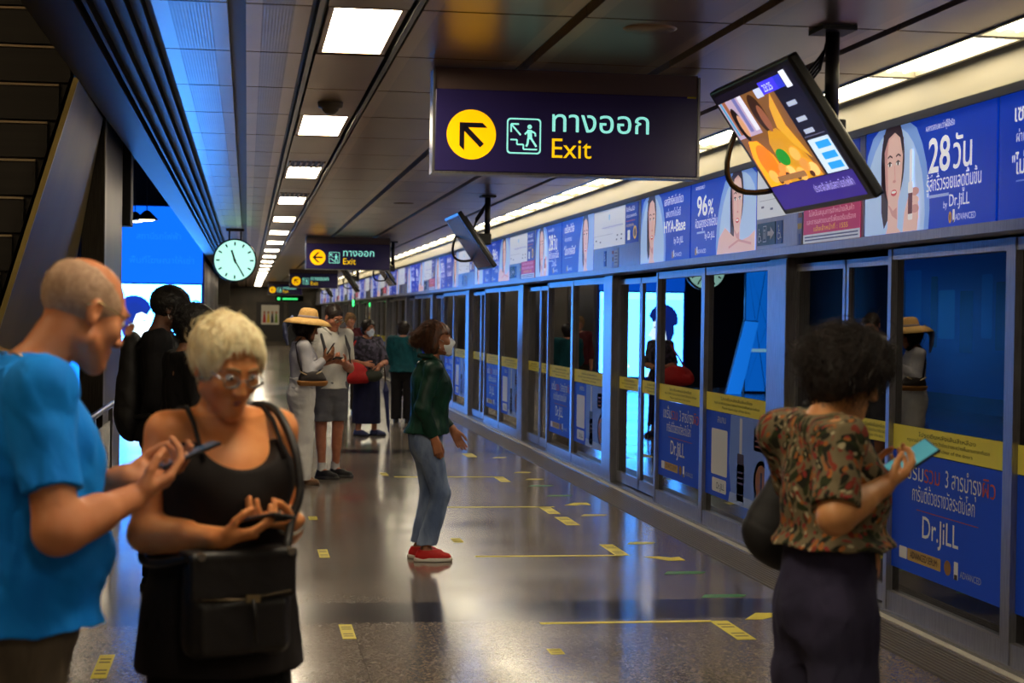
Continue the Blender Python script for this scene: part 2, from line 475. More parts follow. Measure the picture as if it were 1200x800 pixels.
def bottle_panel(w, h):
    a = Art(w, h)
    a.poly([(w * .45, 0), (w, 0), (w, h), (w * .42, h), (w * .40, h * .45)], (112, 146, 232))
    a.poly([(w * .40, 0), (w, 0), (w, h * .10), (w * .42, h * .12)], (160, 184, 240), 2)
    a.text('สแกน', w * .20, h * .88, .08, (200, 205, 230), w * .14)
    a.rrect(w * .10, h * .26, w * .37, h * .80, .02, (222, 224, 230)); a.rrect(w * .12, h * .06, w * .36, h * .22, .02, (222, 224, 230))
    a.text('Dr.JiLL', w * .20, h * .10, .07, (30, 40, 90), w * .13)
    a.rrect(w * .53, h * .04, w * .64, h * .46, .015, (210, 212, 226)); a.rect(w * .53, h * .05, w * .64, h * .13, (50, 34, 34), 2)
    a.rrect(w * .535, h * .46, w * .635, h * .58, .012, (60, 44, 52), 2); a.rrect(w * .565, h * .58, w * .605, h * .98, .01, (200, 204, 226), 2)
    for q in (.30, .36, .24): a.rect(w * .545, h * q, w * .625, h * (q + .02), (90, 80, 120), 3)
    a.rrect(w * .78, h * .66, w * .99, h * .90, .01, (190, 150, 96))
    for q in (.70, .76, .82): a.rect(w * .80, h * q, w * .97, h * (q + .02), (120, 66, 50), 3)
    a.ell(w * .90, h * .32, w * .115, h * .25, (186, 130, 60)); a.ell(w * .90, h * .32, w * .085, h * .20, (150, 96, 44), 3); a.rect(w * .885, h * .2, w * .915, h * .44, (60, 40, 24), 4)
    return a
ROTX = -PI / 2
def make_door(label):
    t = thing('platform_screen_door', label, 'platform door', (PX, 0, 0), 0, 'platform screen doors')
    p = MB(); p.box((-.02, -.38, 0), (.10, 0, 2.07), FRAME); p.box((-.024, -.37, .1), (-.02, -.01, 2.06), FRAME)
    p.build('post', t)
    # sliding leaves, set back
    for a, b in ((-1.34, -.36), (-2.26, -1.36)):
        lf = MB(); w = .045
        lf.box((.045, a, .03), (.085, a + w, 2.03), FRAME); lf.box((.045, b - w, .03), (.085, b, 2.03), FRAME)
        lf.box((.045, a, .03), (.085, b, .13), FRAME); lf.box((.045, a, 1.98), (.085, b, 2.03), FRAME)
        o = lf.build('door_leaf', t)
        MB().box((.062, a + w, .13), (.068, b - w, 1.98), GLASS).build('glass', o)
        band(b - a - 2 * w, .12).build('warning_band', YEL, o, (.058, b - w, .95), ROTX, .003, .75)
    def fixed(a, b, art):
        fr = MB(); w = .05
        fr.box((-.02, a, .02), (.07, a + w, 2.06), FRAME); fr.box((-.02, b - w, .02), (.07, b, 2.06), FRAME)
        fr.box((-.015, a, .02), (.07, b, .13), FRAME); fr.box((-.015, a, 2.0), (.07, b, 2.06), FRAME)
        o = fr.build('fixed_panel', t)
        MB().box((.018, a + w, .13), (.026, b - w, 2.0), GLASS).build('glass', o)
        W_ = b - a - 2 * w
        band(W_, .14).build('warning_band', YEL, o, (.010, b - w, .935), ROTX, .004, .75)
        art(W_, .66).build('advert', BLUE, o, (.010, b - w, .27), ROTX, .004, .6)
    fixed(-3.80, -2.22, drj_panel)
    fixed(-5.56, -3.80, bottle_panel)
    hb = MB(); hb.box((.04, -1.365, .9), (.06, -1.335, 1.0), STEEL_D); hb.build('lock', t)
    return t
first = None
for k in range(-2, 14):
    n = k + 2
    lab = 'glass platform screen door bay with blue adverts, %s along the wall from the camera' % nth(n) if n > 0 else 'glass platform screen door bay with blue adverts behind the camera'
    if first is None: first = make_door(lab); o = first
    else: o = copy_tree(first)
    o['label'] = lab; o.location = (PX, 11.49 + 5.56 * k, 0)

# ------------------------------------------------------------------ posters along the header
SKIN_A, SKIN_B, HAIR_A = (222, 184, 176), (196, 146, 142), (44, 26, 30)
def face(a, cx, cy, s, turn=1, smile=True):
    """a printed portrait, s = face height"""
    def P(pts): return [(cx + turn * x * s, cy + y * s) for x, y in pts]
    a.ell(cx - turn * .03 * s, cy + .14 * s, .40 * s, .56 * s, HAIR_A, 3)
    a.poly(P([(-.43, .1), (-.40, -.5), (-.30, -.72), (-.16, -.6), (-.1, .2)]), HAIR_A, 3)
    a.poly(P([(-.16, -.2), (.18, -.25), (.17, -.72), (.30, -.86), (.75, -1.02), (.85, -1.5), (-.75, -1.5), (-.62, -1.05), (-.22, -.88), (-.17, -.7)]), SKIN_A, 4)
    a.poly(P([(-.16, -.42), (.14, -.46), (.16, -.62), (-.02, -.56)]), SKIN_B, 5)
    a.poly(P([(-.30, .30), (-.27, -.02), (-.24, -.22), (-.14, -.40), (0.02, -.50), (.14, -.46), (.25, -.28), (.31, -.02), (.33, .24), (.26, .44), (.10, .54), (-.14, .50)]), SKIN_A, 6)
    a.poly(P([(-.30, .30), (-.26, -.06), (-.22, -.26), (-.15, -.38), (-.17, -.1), (-.2, .2), (-.14, .50)]), SKIN_B, 7)
    for ex in (-.10, .18):
        a.ell(cx + turn * ex * s, cy + .10 * s, .065 * s, .028 * s, (250, 244, 240), 8); a.ell(cx + turn * ex * s, cy + .10 * s, .03 * s, .03 * s, (40, 24, 20), 9)
        a.line(P([(ex - .08, .19), (ex, .215), (ex + .085, .185)]), .022 * s, (70, 44, 40), 8)
        a.line(P([(ex - .07, .11), (ex, .135), (ex + .07, .11)]), .014 * s, (40, 24, 22), 10)
    a.line(P([(.06, .08), (.085, -.10), (.05, -.13)]), .016 * s, SKIN_B, 8); a.ell(cx + turn * .06 * s, cy - .125 * s, .055 * s, .02 * s, SKIN_B, 8)
    a.ell(cx + turn * .05 * s, cy - .27 * s, .10 * s, .042 * s, (188, 70, 78), 8)
    if smile: a.ell(cx + turn * .05 * s, cy - .262 * s, .075 * s, .016 * s, (250, 246, 242), 9)
    a.poly(P([(-.30, .26), (-.34, .5), (-.1, .68), (.2, .66), (.36, .4), (.33, .2), (.24, .42), (.06, .50), (-.16, .44)]), HAIR_A, 9)
def logos(a, x, w, h):
    h = h * .6
    a.ell(x, h * .13, h * .055, h * .085, (190, 140, 60)); a.ell(x, h * .13, h * .03, h * .05, (120, 84, 40), 2)
    a.rrect(x + h * .09, h * .05, x + h * .16, h * .24, .006, (232, 232, 236)); a.rect(x + h * .10, h * .05, x + h * .15, h * .09, (70, 50, 60), 2)
    a.text('ADVANCED', x + h * .19, h * .08, .045, (210, 214, 235), w * .14)
HH = .575
def ad_face_left(kind):
    w, h = 1.70, HH; a = Art(w, h, .42)
    a.ell(.42, .10, .50, .56, (120, 158, 226), 1); a.ell(.42, .08, .44, .49, (168, 196, 240), 2)
    face(a, .42, .33, .42, 1)
    if kind == '28':
        a.poly([(.58, .0), (.78, .0), (.80, .12), (.74, .22), (.66, .20), (.60, .1)], SKIN_A, 12)
        for i in range(4): a.ell(.745, .07 + i * .045, .055, .022, SKIN_B if i % 2 else SKIN_A, 13)
        a.rrect(.655, .06, .715, .26, .01, (236, 232, 236), 14); a.rect(.655, .09, .715, .2, (96, 52, 62), 15); a.rrect(.668, .26, .702, .43, .012, (240, 240, 244), 14)
        a.text('ผลทดสอบพบว่าผู้ใช้จริง', .86, .50, .045, (230, 234, 246), .36)
        a.text('28', .90, .285, .25, (245, 246, 250), .27, bold=.012); a.text('วัน', 1.21, .285, .22, (245, 246, 250), .22, bold=.006)
        a.text('รู้สึกริ้วรอยแลดูตื้นขึ้น', .88, .19, .105, (240, 242, 250), .66)
        a.rect(.88, .155, 1.16, .17, (150, 170, 226)); a.text('by', 1.1, .095, .05, (230, 234, 246)); a.text('Dr.JiLL', 1.17, .10, .085, (240, 242, 250), .24)
        logos(a, 1.18, w, h)
    else:
        a.text('เอกสิทธิ์หนึ่งเดียว', .86, .46, .095, (240, 242, 250), .62); a.text('แห่งเทคโนโลยี', .92, .36, .085, (225, 230, 246), .48)
        a.text('HYA-Base', .86, .235, .135, (246, 247, 250), .70, bold=.012)
        a.text('by Dr.JiLL', 1.2, .135, .075, (240, 242, 250), .30); logos(a, 1.15, w, h)
    return a
def ad_face_right(kind):
    w, h = 1.74, HH; a = Art(w, h, .42)
    if kind == '96':
        a.ell(1.35, .06, .62, .60, (120, 158, 226), 1); a.ell(1.35, .05, .54, .52, (168, 196, 240), 2)
        face(a, 1.28, .34, .42, 1)
        a.poly([(.78, .0), (.84, .12), (1.0, .19), (1.2, .12), (1.4, .08), (1.6, .10), (1.74, .14), (1.74, 0)], SKIN_A, 12)
        a.line([(1.1, .04), (1.35, .085), (1.66, .05)], .018, SKIN_B, 13)
        a.text('ผลทดสอบพบว่า', .14, .52, .045, (230, 234, 246), .26)
        a.text('96', .18, .315, .22, (245, 246, 250), .30, bold=.012); a.text('%', .50, .315, .16, (245, 246, 250), .15, bold=.008)
        a.text('ผิวแลดูกระจ่างใสขึ้น', .14, .225, .10, (240, 242, 250), .62); a.rect(.18, .18, .42, .195, (150, 170, 226))
        a.text('by Dr.JiLL', .42, .135, .07, (240, 242, 250), .28); logos(a, .15, w, h)
    else:
        a.poly([(.95, 0), (1.74, 0), (1.74, h), (1.2, h), (1.0, .3)], (146, 176, 232), 1)
        face(a, 1.34, .33, .42, 1)
        a.text('เซรั่มหน้าใส', .16, .44, .11, (245, 246, 250), .55, bold=.006); a.text('ผ่านการทดสอบ', .18, .345, .07, (225, 230, 246), .4)
        a.text('"ไม่ระคายเคือง"', .14, .20, .12, (245, 246, 250), .66, bold=.006); a.rect(.18, .165, .6, .172, (130, 150, 220)); logos(a, .3, w, h)
    return a
def wheelchair(a, x, y, s, c, l=3):
    a.ell(x + s * .38, y + s * .88, s * .09, s * .09, c, l)
    a.line([(x + s * .38, y + s * .76), (x + s * .42, y + s * .42), (x + s * .72, y + s * .42), (x + s * .84, y + s * .10), (x + s * .95, y + s * .14)], s * .09, c, l)
    a.line([(x + s * .40, y + s * .62), (x + s * .66, y + s * .60)], s * .07, c, l); a.ring(x + s * .42, y + s * .28, s * .20, s * .28, c, l, a0=2.0, a1=5.9)
def map_panel(kind):
    w, h = 2.06, HH
    t = thing('route_panel', '', 'panel', (HX, 0, 2.127), ROTX, 'route map panels between adverts')
    MB().box((0, 0.0, 0), (w, .011, h), FRAME).build('backing', t)  # map and notice get a faint glow to look better lit
    a = Art(1.42, .36, .45)
    a.line([(.40, .19), (1.34, .19)], .006, (60, 80, 150), 2); a.line([(.06, .12), (.9, .12)], .004, (150, 155, 170), 2)
    for i in range(13): a.ell(.44 + i * .07, .19, .009, .009, (240, 240, 250), 3); a.ell(.44 + i * .07, .19, .013, .013, (50, 70, 150), 2)
    for i in range(9): a.rect(.42 + i * .1, .21, .424 + i * .1, .25, (150, 155, 175), 2)
    a.rect(.72, .26, .76, .31, (90, 170, 220), 2)
    for x, y in ((1.05, .05), (1.25, .05), (1.08, .09), (1.26, .09), (.1, .07), (.3, .05)): a.rect(x, y, x + .06, y + .014, (80, 84, 110), 2)
    a.build('route_map', (196, 200, 208), t, (.02, -.004, .205), None, .004, be=.45)
    b = Art(.52, .36, .35)
    b.text('ซื้อที่ไหนก็ได้', .05, .29, .05, (225, 228, 245), .34); b.text('ผ่านแอปพลิเคชัน', .05, .235, .04, (225, 228, 245), .42); b.rect(.05, .2, .40, .206, (200, 90, 60)); b.text('สะดวกทุกวัน', .05, .15, .04, (220, 190, 120), .3)
    b.rrect(.10, .03, .20, .12, .006, (230, 230, 236)); b.ell(.40, .09, .07, .06, (226, 180, 50)); b.ell(.40, .09, .045, .04, (40, 44, 90), 2); b.line([(.40, .05), (.40, .13)], .012, (226, 180, 50), 3)
    b.build('notice', (26, 50, 150), t, (1.46, -.004, .205), None, .004, be=.35)
    if kind == 'near':
        s = Art(.40, .15)
        wheelchair(s, .01, .02, .10, (225, 235, 240)); s.rrect(.135, .02, .215, .13, .006, (225, 235, 240), 2); s.rect(.142, .027, .208, .123, (24, 84, 110), 3)
        for q in (.155, .178): s.ell(q + .006, .098, .009, .010, (225, 235, 240), 4); s.rect(q, .04, q + .013, .085, (225, 235, 240), 4)
        s.poly([(.24, .06), (.30, .06), (.30, .03), (.385, .075), (.30, .12), (.30, .09), (.24, .09)], (235, 240, 244), 3)
        s.build('lift_sign', (24, 84, 110), t, (.03, -.004, .025), None, .004)
        s = Art(.13, .15); wheelchair(s, .02, .025, .10, (225, 235, 245)); s.build('wheelchair_sign', (30, 80, 180), t, (.45, -.004, .025), None, .004)
        s = Art(1.0, .21, .25)  # pink print emits slightly, added to brighten it
        s.text('ไม่สนับสนุนการจำหน่ายสินค้า', .5, .165, .045, (240, 190, 205), .80, al='c'); s.text('และการแสดงดนตรีเพื่อขอรับบริจาค', .5, .115, .045, (240, 190, 205), .86, al='c'); s.text('แจ้งเจ้าหน้าที่ : 1555', .5, .07, .042, (240, 200, 60), .6, al='c')
        s.rect(0, 0, 1.0, .055, (215, 220, 232), 2); s.rect(.03, .034, .97, .042, (70, 80, 130), 3); s.rect(.03, .015, .97, .023, (70, 80, 130), 3)
        s.build('pink_notice', (190, 40, 100), t, (1.02, -.006, .0), None, .004, be=.25)
        s = Art(.10, .2); s.poly([(.02, .17), (.09, .17), (.09, .2), (.02, .2)], (150, 90, 40)); s.rect(.01, .1, .09, .135, (226, 190, 40)); s.rect(.03, .0, .07, .07, (40, 70, 150)); s.build('sticker', (120, 128, 160), t, (.89, -.005, .0), None, .003)
    else:
        s = Art(.10, .15)
        wheelchair(s, .015, .05, .075, (225, 235, 245)); s.build('wheelchair_sign', (30, 80, 180), t, (.52, -.004, .02), None, .004)
        s = Art(.30, .18); s.rect(.12, .02, .28, .16, (190, 186, 180)); 
        for i in range(4): s.rect(.14, .04 + i * .03, .26, .052 + i * .03, (110, 106, 120), 2)
        s.rect(.02, .13, .1, .16, (150, 60, 50)); s.rect(.03, .06, .09, .1, (120, 100, 60)); s.rect(.045, 0, .075, .05, (40, 110, 200))
        s.build('sticker', (150, 160, 190), t, (.88, -.004, .0), None, .004)
    return t
S0 = 14.78
m_near, m_far = map_panel('near'), map_panel('far')
HBLUE = (0, 54, 182)  # header adverts emit a little where the tube light barely reaches
protoL = {k: ad_face_left(k).build('wall_advert', HBLUE, None, (HX, 0, 2.127), ROTX, .012, .3, be=.42) for k in ('28', 'hya')}
protoR = {k: ad_face_right(k).build('wall_advert', HBLUE, None, (HX, 0, 2.127), ROTX, .012, .3, be=.42) for k in ('96', 'no')}
used = set()
def place(o, y, lab, cat, group):
    if o.name in used: o = copy_tree(o)
    used.add(o.name); o.location = (HX, y, 2.127); tag(o, lab, cat, group)
for k in range(-1, 13):
    s = S0 + 5.56 * k; odd = k % 2
    n = nth(k + 2)
    place(protoL['28' if odd else 'hya'], s, ('blue header advert with large 28 and a woman holding a bottle, %s bay along' if odd else 'blue header advert with a woman and the word HYA-Base, %s bay along') % n, 'advert', 'blue adverts along the header')
    place(protoR['no' if odd else '96'], s - 1.73, ('blue header advert with quoted words and a woman, %s bay along' if odd else 'blue header advert reading 96% beside a bare-shouldered woman, %s bay along'.replace('%', '%%', 1)) % n, 'advert', 'blue adverts along the header')
    place(m_near if not odd else m_far, s - 3.48, ('white route map panel over signs and a pink notice, %s from the camera' if not odd else 'white route map panel over small stickers, %s from the camera') % nth(k + 2), 'route panel', 'route map panels between adverts')

# ------------------------------------------------------------------ hanging signs
NAVY = (46, 38, 96)
def arrow(a, cx, cy, r, ang, c=(26, 22, 40), l=3, e=0.0):
    def P(x, y): return (cx + r * (x * math.cos(ang) - y * math.sin(ang)), cy + r * (x * math.sin(ang) + y * math.cos(ang)))
    a.poly([P(-.62, .11), P(.42, .11), P(.42, -.11), P(-.62, -.11)], c, l, e)
    a.poly([P(.68, 0), P(.02, .66), P(-.26, .66), P(.40, 0)], c, l, e); a.poly([P(.68, 0), P(.02, -.66), P(-.26, -.66), P(.40, 0)], c, l, e)
def exit_sign(name, label, x, y, ang, detail):
    t = thing('exit_sign', label, 'exit sign', (x, y, 0), 0, 'hanging exit signs')
    w, z0, z1 = 1.43, 2.416, 2.85
    b = MB(); b.box((0, 0, z0), (w, .14, z1), mat(NAVY, .25), .006); b.build('cabinet', t)
    b = MB(); b.box((0.0, .01, z1), (w, .13, 2.965), mat((96, 78, 74), .4, .3)); b.build('hanger', t)
    b = MB(); b.prism([(-.012, 2.955), (-.012, z0 - .012), (w + .012, z0 - .012), (w + .012, 2.955), (w, 2.955), (w, z0 - .002), (0, z0 - .002), (0, 2.955)], 1, -.004, .144, STEEL); b.build('frame', t)
    a = Art(w, z1 - z0); EM = .75
    a.ell(.195, .195, .132, .132, (250, 184, 0), 1, EM, 48); arrow(a, .195, .195, .132, ang, (28, 22, 40), 2)
    TQ = (140, 226, 214)
    a.rrect(.385, .10, .57, .29, .02, TQ, 1, EM); a.rrect(.393, .108, .562, .282, .016, NAVY, 2)
    a.line([(.405, .175), (.44, .175), (.44, .15), (.475, .15), (.475, .125), (.55, .125)], .008, TQ, 3, EM)
    a.ell(.508, .245, .012, .012, TQ, 3, EM); a.poly([(.495, .23), (.52, .228), (.522, .18), (.498, .178)], TQ, 3, EM)
    a.line([(.50, .222), (.482, .205)], .009, TQ, 3, EM); a.line([(.518, .222), (.538, .212), (.54, .195)], .009, TQ, 3, EM)
    a.line([(.50, .182), (.498, .155), (.49, .14)], .011, TQ, 3, EM); a.line([(.517, .182), (.532, .16), (.545, .14)], .011, TQ, 3, EM)
    a.line([(.46, .20), (.41, .255)], .009, TQ, 3, EM); a.line([(.408, .215), (.408, .258), (.45, .258)], .009, TQ, 3, EM)
    a.text('ทางออก', .63, .225, .165, TQ, .53, 3, EM, bold=.004); a.text('Exit', .63, .085, .15, (240, 190, 10), .215, 3, EM)
    if detail: a.rect(1.37, .425, 1.42, .434, (190, 170, 20), 2)
    a.build('sign_face', None, t, (0, -.0005, z0))  # front art: arrow disc, stair pictogram and words in one mesh
    return t
exit_sign('exit_sign', 'large navy exit sign with a diagonal arrow, nearest of the hanging signs', .97, 9.0, PI * .75, True)
exit_sign('exit_sign', 'navy exit sign with a left arrow, second of the hanging signs', .99, 29.4, PI, False)
exit_sign('exit_sign', 'small distant navy exit sign below and left of the second one, third in line', 1.25, 51.5, PI * .75, False)
exit_sign('exit_sign', 'farthest small navy exit sign above the green sign, fourth in line', .85, 72.0, PI, False)
t = thing('direction_sign', 'small green lit direction sign far down the platform under the exit signs', 'sign', (1.2, 74.0, 0))
MB().box((0, 0, 2.14), (1.2, .1, 2.38), mat((12, 40, 26), .4)).build('cabinet', t)
a = Art(1.2, .24); a.rect(0, 0, 1.2, .24, (12, 40, 26), 0); a.rect(.08, .06, .2, .18, (60, 220, 120), 1, 1.0); a.rect(.3, .08, .95, .16, (60, 220, 120), 1, .8); a.build('sign_face', (12, 40, 26), t, (0, -.012, 2.14))
MB().box((.1, .03, 2.38), (.14, .07, 2.97), STEEL_D).box((1.06, .03, 2.38), (1.1, .07, 2.97), STEEL_D).build('hanger', t)

# ------------------------------------------------------------------ clock
t = thing('platform_clock', 'round white backlit station clock hanging from the ceiling', 'clock', (-.2, 27.4, 2.47))
cl = MB(); cl.lathe((0, 0, 0), [(.315, -.07), (.34, -.075), (.345, 0), (.34, .075), (.315, .07)], mat((40, 44, 48), .35, .6), 56)
me = cl.build('rim', t); me.rotation_euler = (PI / 2, 0, 0)
for s_ in (1, -1):
    a = Art(2, 2); FC = (176, 236, 222)
    a.ell(0, 0, .318, .318, FC, 1, 1.0, 64)
    for i in range(12):
        g = i * PI / 6; a.line([(.235 * math.sin(g), .235 * math.cos(g)), (.29 * math.sin(g), .29 * math.cos(g))], .024, (24, 28, 30), 3)
    for ang, ln, wd in ((math.radians(-18), .17, .03), (math.radians(150), .26, .022)):
        a.line([(-.05 * math.sin(ang), -.05 * math.cos(ang)), (ln * math.sin(ang), ln * math.cos(ang))], wd, (14, 16, 18), 5)
    a.ell(0, 0, .022, .022, (14, 16, 18), 6)
    mb = a.mesh('clock_face', None, step=.0015, clip=False); o = mb.build('clock_face', t, (0, -.072 * s_, 0), 0 if s_ == 1 else PI)
b = MB(); b.tube([(-.09, 0, .33), (-.09, 0, .5)], .014, STEEL_D); b.tube([(.09, 0, .33), (.09, 0, .5)], .014, STEEL_D); b.box((-.14, -.05, .46), (.14, .05, .5), STEEL_D); b.build('bracket', t)

# ------------------------------------------------------------------ hanging screens
def tv_face():
    a = Art(1.12, .64)
    O = dict(e=1.1)
    a.rect(0, 0, 1.12, .64, (22, 16, 34), 1, .6)
    a.rect(0, .13, .80, .60, (120, 78, 40), 2, 1.0)
    a.rect(0, .40, .36, .60, (170, 150, 175), 3, 1.0)
    for x, w_, c in ((.02, .03, (70, 150, 190)), (.06, .05, (150, 90, 60)), (.22, .05, (110, 110, 170)), (.30, .06, (220, 220, 235))): a.rect(x, .42, x + w_, .60, c, 4, .9)
    a.ell(.14, .47, .055, .09, (34, 20, 18), 5, .6); a.ell(.17, .46, .035, .06, (206, 150, 110), 6, .9)
    a.poly([(.02, .13), (.03, .30), (.10, .38), (.22, .37), (.32, .28), (.34, .13)], (238, 160, 20), 6, 1.1); a.ell(.2, .25, .11, .10, (232, 120, 14), 7, 1.0)
    a.ell(.47, .49, .08, .10, (60, 34, 22), 5, .7); a.ell(.50, .46, .045, .07, (150, 90, 60), 6, .8)
    a.poly([(.34, .13), (.36, .34), (.44, .40), (.56, .40), (.70, .30), (.78, .13)], (200, 140, 30), 5, 1.0)
    a.poly([(.58, .40), (.64, .50), (.74, .56), (.70, .40), (.78, .22), (.66, .30)], (214, 156, 44), 6, 1.0)
    a.ell(.43, .26, .08, .045, (30, 140, 30), 8, .9)
    for i, (x, y) in enumerate(((.16, .18), (.28, .16), (.42, .18), (.54, .16), (.64, .20), (.72, .17), (.60, .26), (.34, .2))):
        a.ell(x, y, .06, .035, [(226, 170, 80), (208, 140, 60), (238, 190, 110)][i % 3], 9, 1.0)
    for i, (x, y) in enumerate(((.22, .15), (.36, .17), (.48, .15), (.67, .15))): a.ell(x, y, .03, .016, (90, 46, 24), 10, .6)
    a.rrect(.20, .145, .60, .175, .01, (150, 104, 60), 11, .9)
    a.rect(.66, .56, .88, .62, (60, 50, 220), 3, 1.2); a.rect(.98, .55, 1.05, .63, (230, 235, 250), 3, 1.1); a.rect(.88, .56, .97, .62, (40, 50, 190), 3, 1.1); a.rect(.56, .555, .66, .60, (190, 200, 240), 3, 1.0)
    a.text('23:25', .70, .57, .05, (210, 220, 255), .12, 5, 1.0)
    for y in (.47, .39, .33): a.rect(.86, y, .98, y + .022, (180, 190, 215), 3, .8)
    a.rect(.82, .315, 1.08, .318, (120, 120, 150), 3, .8)
    a.rect(.83, .13, 1.09, .30, (196, 214, 232), 3, 1.0)
    for y in (.25, .195, .145): a.rect(.90, y, 1.07, y + .034, (40, 150, 226), 4, 1.0)
    a.rect(0, .0, 1.12, .125, (52, 34, 128), 2, .8)
    a.text('ประชาสัมพันธ์สถานีรถไฟฟ้า', .56, .055, .055, (170, 160, 220), .5, 4, .9)
    return a
# local frame: u along -Y (image right), face tilted down towards the platform
TVA = math.atan2(.385, .56)
def make_tv(label, y):
    t = thing('hanging_screen', label, 'screen', (2.39, y, 2.45), 0, 'hanging screens along the door wall')
    def tilt(o):
        o.rotation_euler = (Matrix.Rotation(-PI / 2, 4, 'Z') @ Matrix.Rotation(TVA, 4, 'X')).to_euler(); return o
    def off(u, d, v):   # u along the width, d behind the face, v up the screen
        q = Matrix.Rotation(-PI / 2, 4, 'Z') @ Matrix.Rotation(TVA, 4, 'X'); return q @ Vector((u, d, v))
    h = MB(); h.box((-.61, .0, -.35), (.61, .05, .35), mat((20, 18, 18), .3), .012); h.box((-.45, .05, -.27), (.45, .085, .27), mat((26, 24, 22), .5), .01)
    o = tilt(h.build('housing', t))
    fa = tv_face().build('screen_face', None, t, off(-.56, -.001, -.32)); tilt(fa)
    p = MB(); p.tube([(.21, 0, .06), (.21, 0, .52)], .032, mat((26, 23, 20), .45), 14); p.box((.13, -.10, .50), (.29, .10, .52), mat((30, 27, 24), .5)); p.build('pole', t)
    q = MB(); q.box((.06, -.12, -.02), (.24, .12, .10), mat((24, 22, 20), .5), .01); q.build('bracket', t)
    c = MB()
    for i in range(4):
        s_ = .02 * i; c.tube([(.05 + s_, .3 - s_, .12), (.10, .16, .22 + s_), (.17, .05, .34 + s_), (.20 + .01 * i, .03, .50)], .006, BLACK, 8)
    c.build('cable', t)
    lp = [off(-.60, .03, .06), off(-.60, .03, .06) + Vector((-.02, .07, -.03))]
    b0 = off(-.59, .03, .14); b1 = off(-.58, .03, -.22)
    pts = []
    for i in range(13):
        g = i / 12; w_ = math.sin(PI * g)
        pts.append(b0.lerp(b1, g) + Vector((-.16 * w_ * (.7 + .3 * g), .03 * w_, -.12 * w_ * (.4 + .9 * g))))
    l = MB(); l.tube(pts, .014, STEEL_D, 12); l.build('guard_loop', t)
    return t
tv = make_tv('hanging television showing a cooking programme, nearest the camera', 7.42)
dim = MB().box((-.56, -.003, -.32), (.56, .0, .32), noisy('dim screen glass', (70, 58, 50), (40, 34, 32), 2.5, .12, .3)).mesh('screen_face')  # brown sheen painted in for the reflection at a shallow angle
for i, y in enumerate((18.6, 30.9, 40.8, 53.4)):
    o = copy_tree(tv); o.location = (2.39, y, 2.45)
    for ch in o.children:
        if ch.name.startswith('screen_face'): ch.data = dim; ch.location = (0, 0, 0)
    o['label'] = 'hanging television tilted towards the platform, %s from the camera' % nth(i + 2)

# ------------------------------------------------------------------ big lightbox and lit panels at the far end of the stair well
a = Art(2.10, 4.05)
LB = LIGHT_SCREEN
a.rect(0, 2.30, 2.10, 4.05, (8, 84, 214), 1, LB * .06)
a.rect(.03, .25, 2.07, 2.26, (50, 140, 255), 1, LB)
a.rect(.03, 2.10, 2.07, 2.26, (70, 180, 250), 2, LB * .7)
for x0, x1, y in ((.6, 1.6, 3.30), (.45, 1.9, 2.75)): a.text('พื้นที่โฆษณาให้เช่า' if y < 3 else 'สถานีรถไฟฟ้า', (x0 + x1) / 2, y, .2, (16, 100, 224), x1 - x0, 3, LB * .055, al='c')
# printed profile of a young man looking towards the platform
a.poly([(.10, .25), (.16, .55), (.34, .75), (.40, .95), (.36, 1.2), (.42, 1.75), (.74, 1.78), (.86, 1.55), (.86, 1.42), (.97, 1.24), (.88, 1.20), (.90, 1.10), (.86, 1.04), (.87, .95), (.70, .88), (.68, .68), (.90, .45), (1.0, .25)], (206, 232, 246), 3, LB * .1)
a.poly([(.34, 1.05), (.24, 1.3), (.26, 1.62), (.40, 1.86), (.62, 1.95), (.84, 1.86), (.92, 1.68), (.86, 1.56), (.74, 1.62), (.62, 1.58), (.54, 1.36), (.46, 1.34), (.42, 1.08)], (18, 40, 120), 4, LB * .06)
for i in range(12): a.ell(.56 + .31 * math.cos(.35 + i * .27), 1.62 + .30 * math.sin(.35 + i * .27), .10, .09, (18, 40, 120), 5, LB * .06)
a.line([(.74, 1.42), (.84, 1.44)], .025, (30, 60, 130), 6, .5)
for i in range(7): a.ell(1.5 + .07 * i, .5 + .1 * (i % 3), .08, .05, (120, 190, 210), 3, LB * .5)
t = thing('advert_lightbox', 'tall glowing blue and white advert lightbox behind the stairs', 'lightbox', (-3.12, 39.95, 0))
a.build('lit_face', None, t, (0, -.012, 0))
b = MB(); b.box((-.04, 0, 0), (2.14, .1, 4.08), mat((20, 40, 90), .4)); b.build('cabinet', t)
t = thing('lattice_panel', 'blue backlit panel with dark crossed lines, mirrored in the door glass', 'lightbox', (-4.75, 37, 0))
a = Art(.98, 3.0)
a.rect(0, .05, .98, 3.0, (10, 110, 226), 1, LB * .06)
for i in range(-3, 4): a.line([(i * .5, 0.05), (i * .5 + 1.5, 3.0)], .018, (8, 20, 60), 2); a.line([(i * .5 + 1.0, .05), (i * .5 - .5, 3.0)], .018, (8, 20, 60), 2)
a.rect(.2, .93, .98, 1.0, (150, 214, 246), 3, 1.2); a.build('lit_face', None, t, (0, -.01, 0))
MB().box((-.02, 0, 0), (1.0, .08, 3.04), mat((20, 30, 60), .4)).build('cabinet', t)
t = thing('leaning_banner', 'narrow blue lit banner leaning beside the lattice panel, mirrored in the glass', 'lightbox', (-3.55, 36.6, 0))
b = MB(); b.prism([(-.02, 0), (.30, 0), (-.10, 1.62), (-.40, 1.60)], 1, 0, .06, mat((20, 120, 235), .4, 0, LB * .08)); b.build('lit_face', t)
b = MB(); b.prism([(-.04, 0), (.32, 0), (-.08, 1.64), (-.42, 1.62)], 1, .06, .09, mat((30, 40, 70), .4)); b.build('cabinet', t)

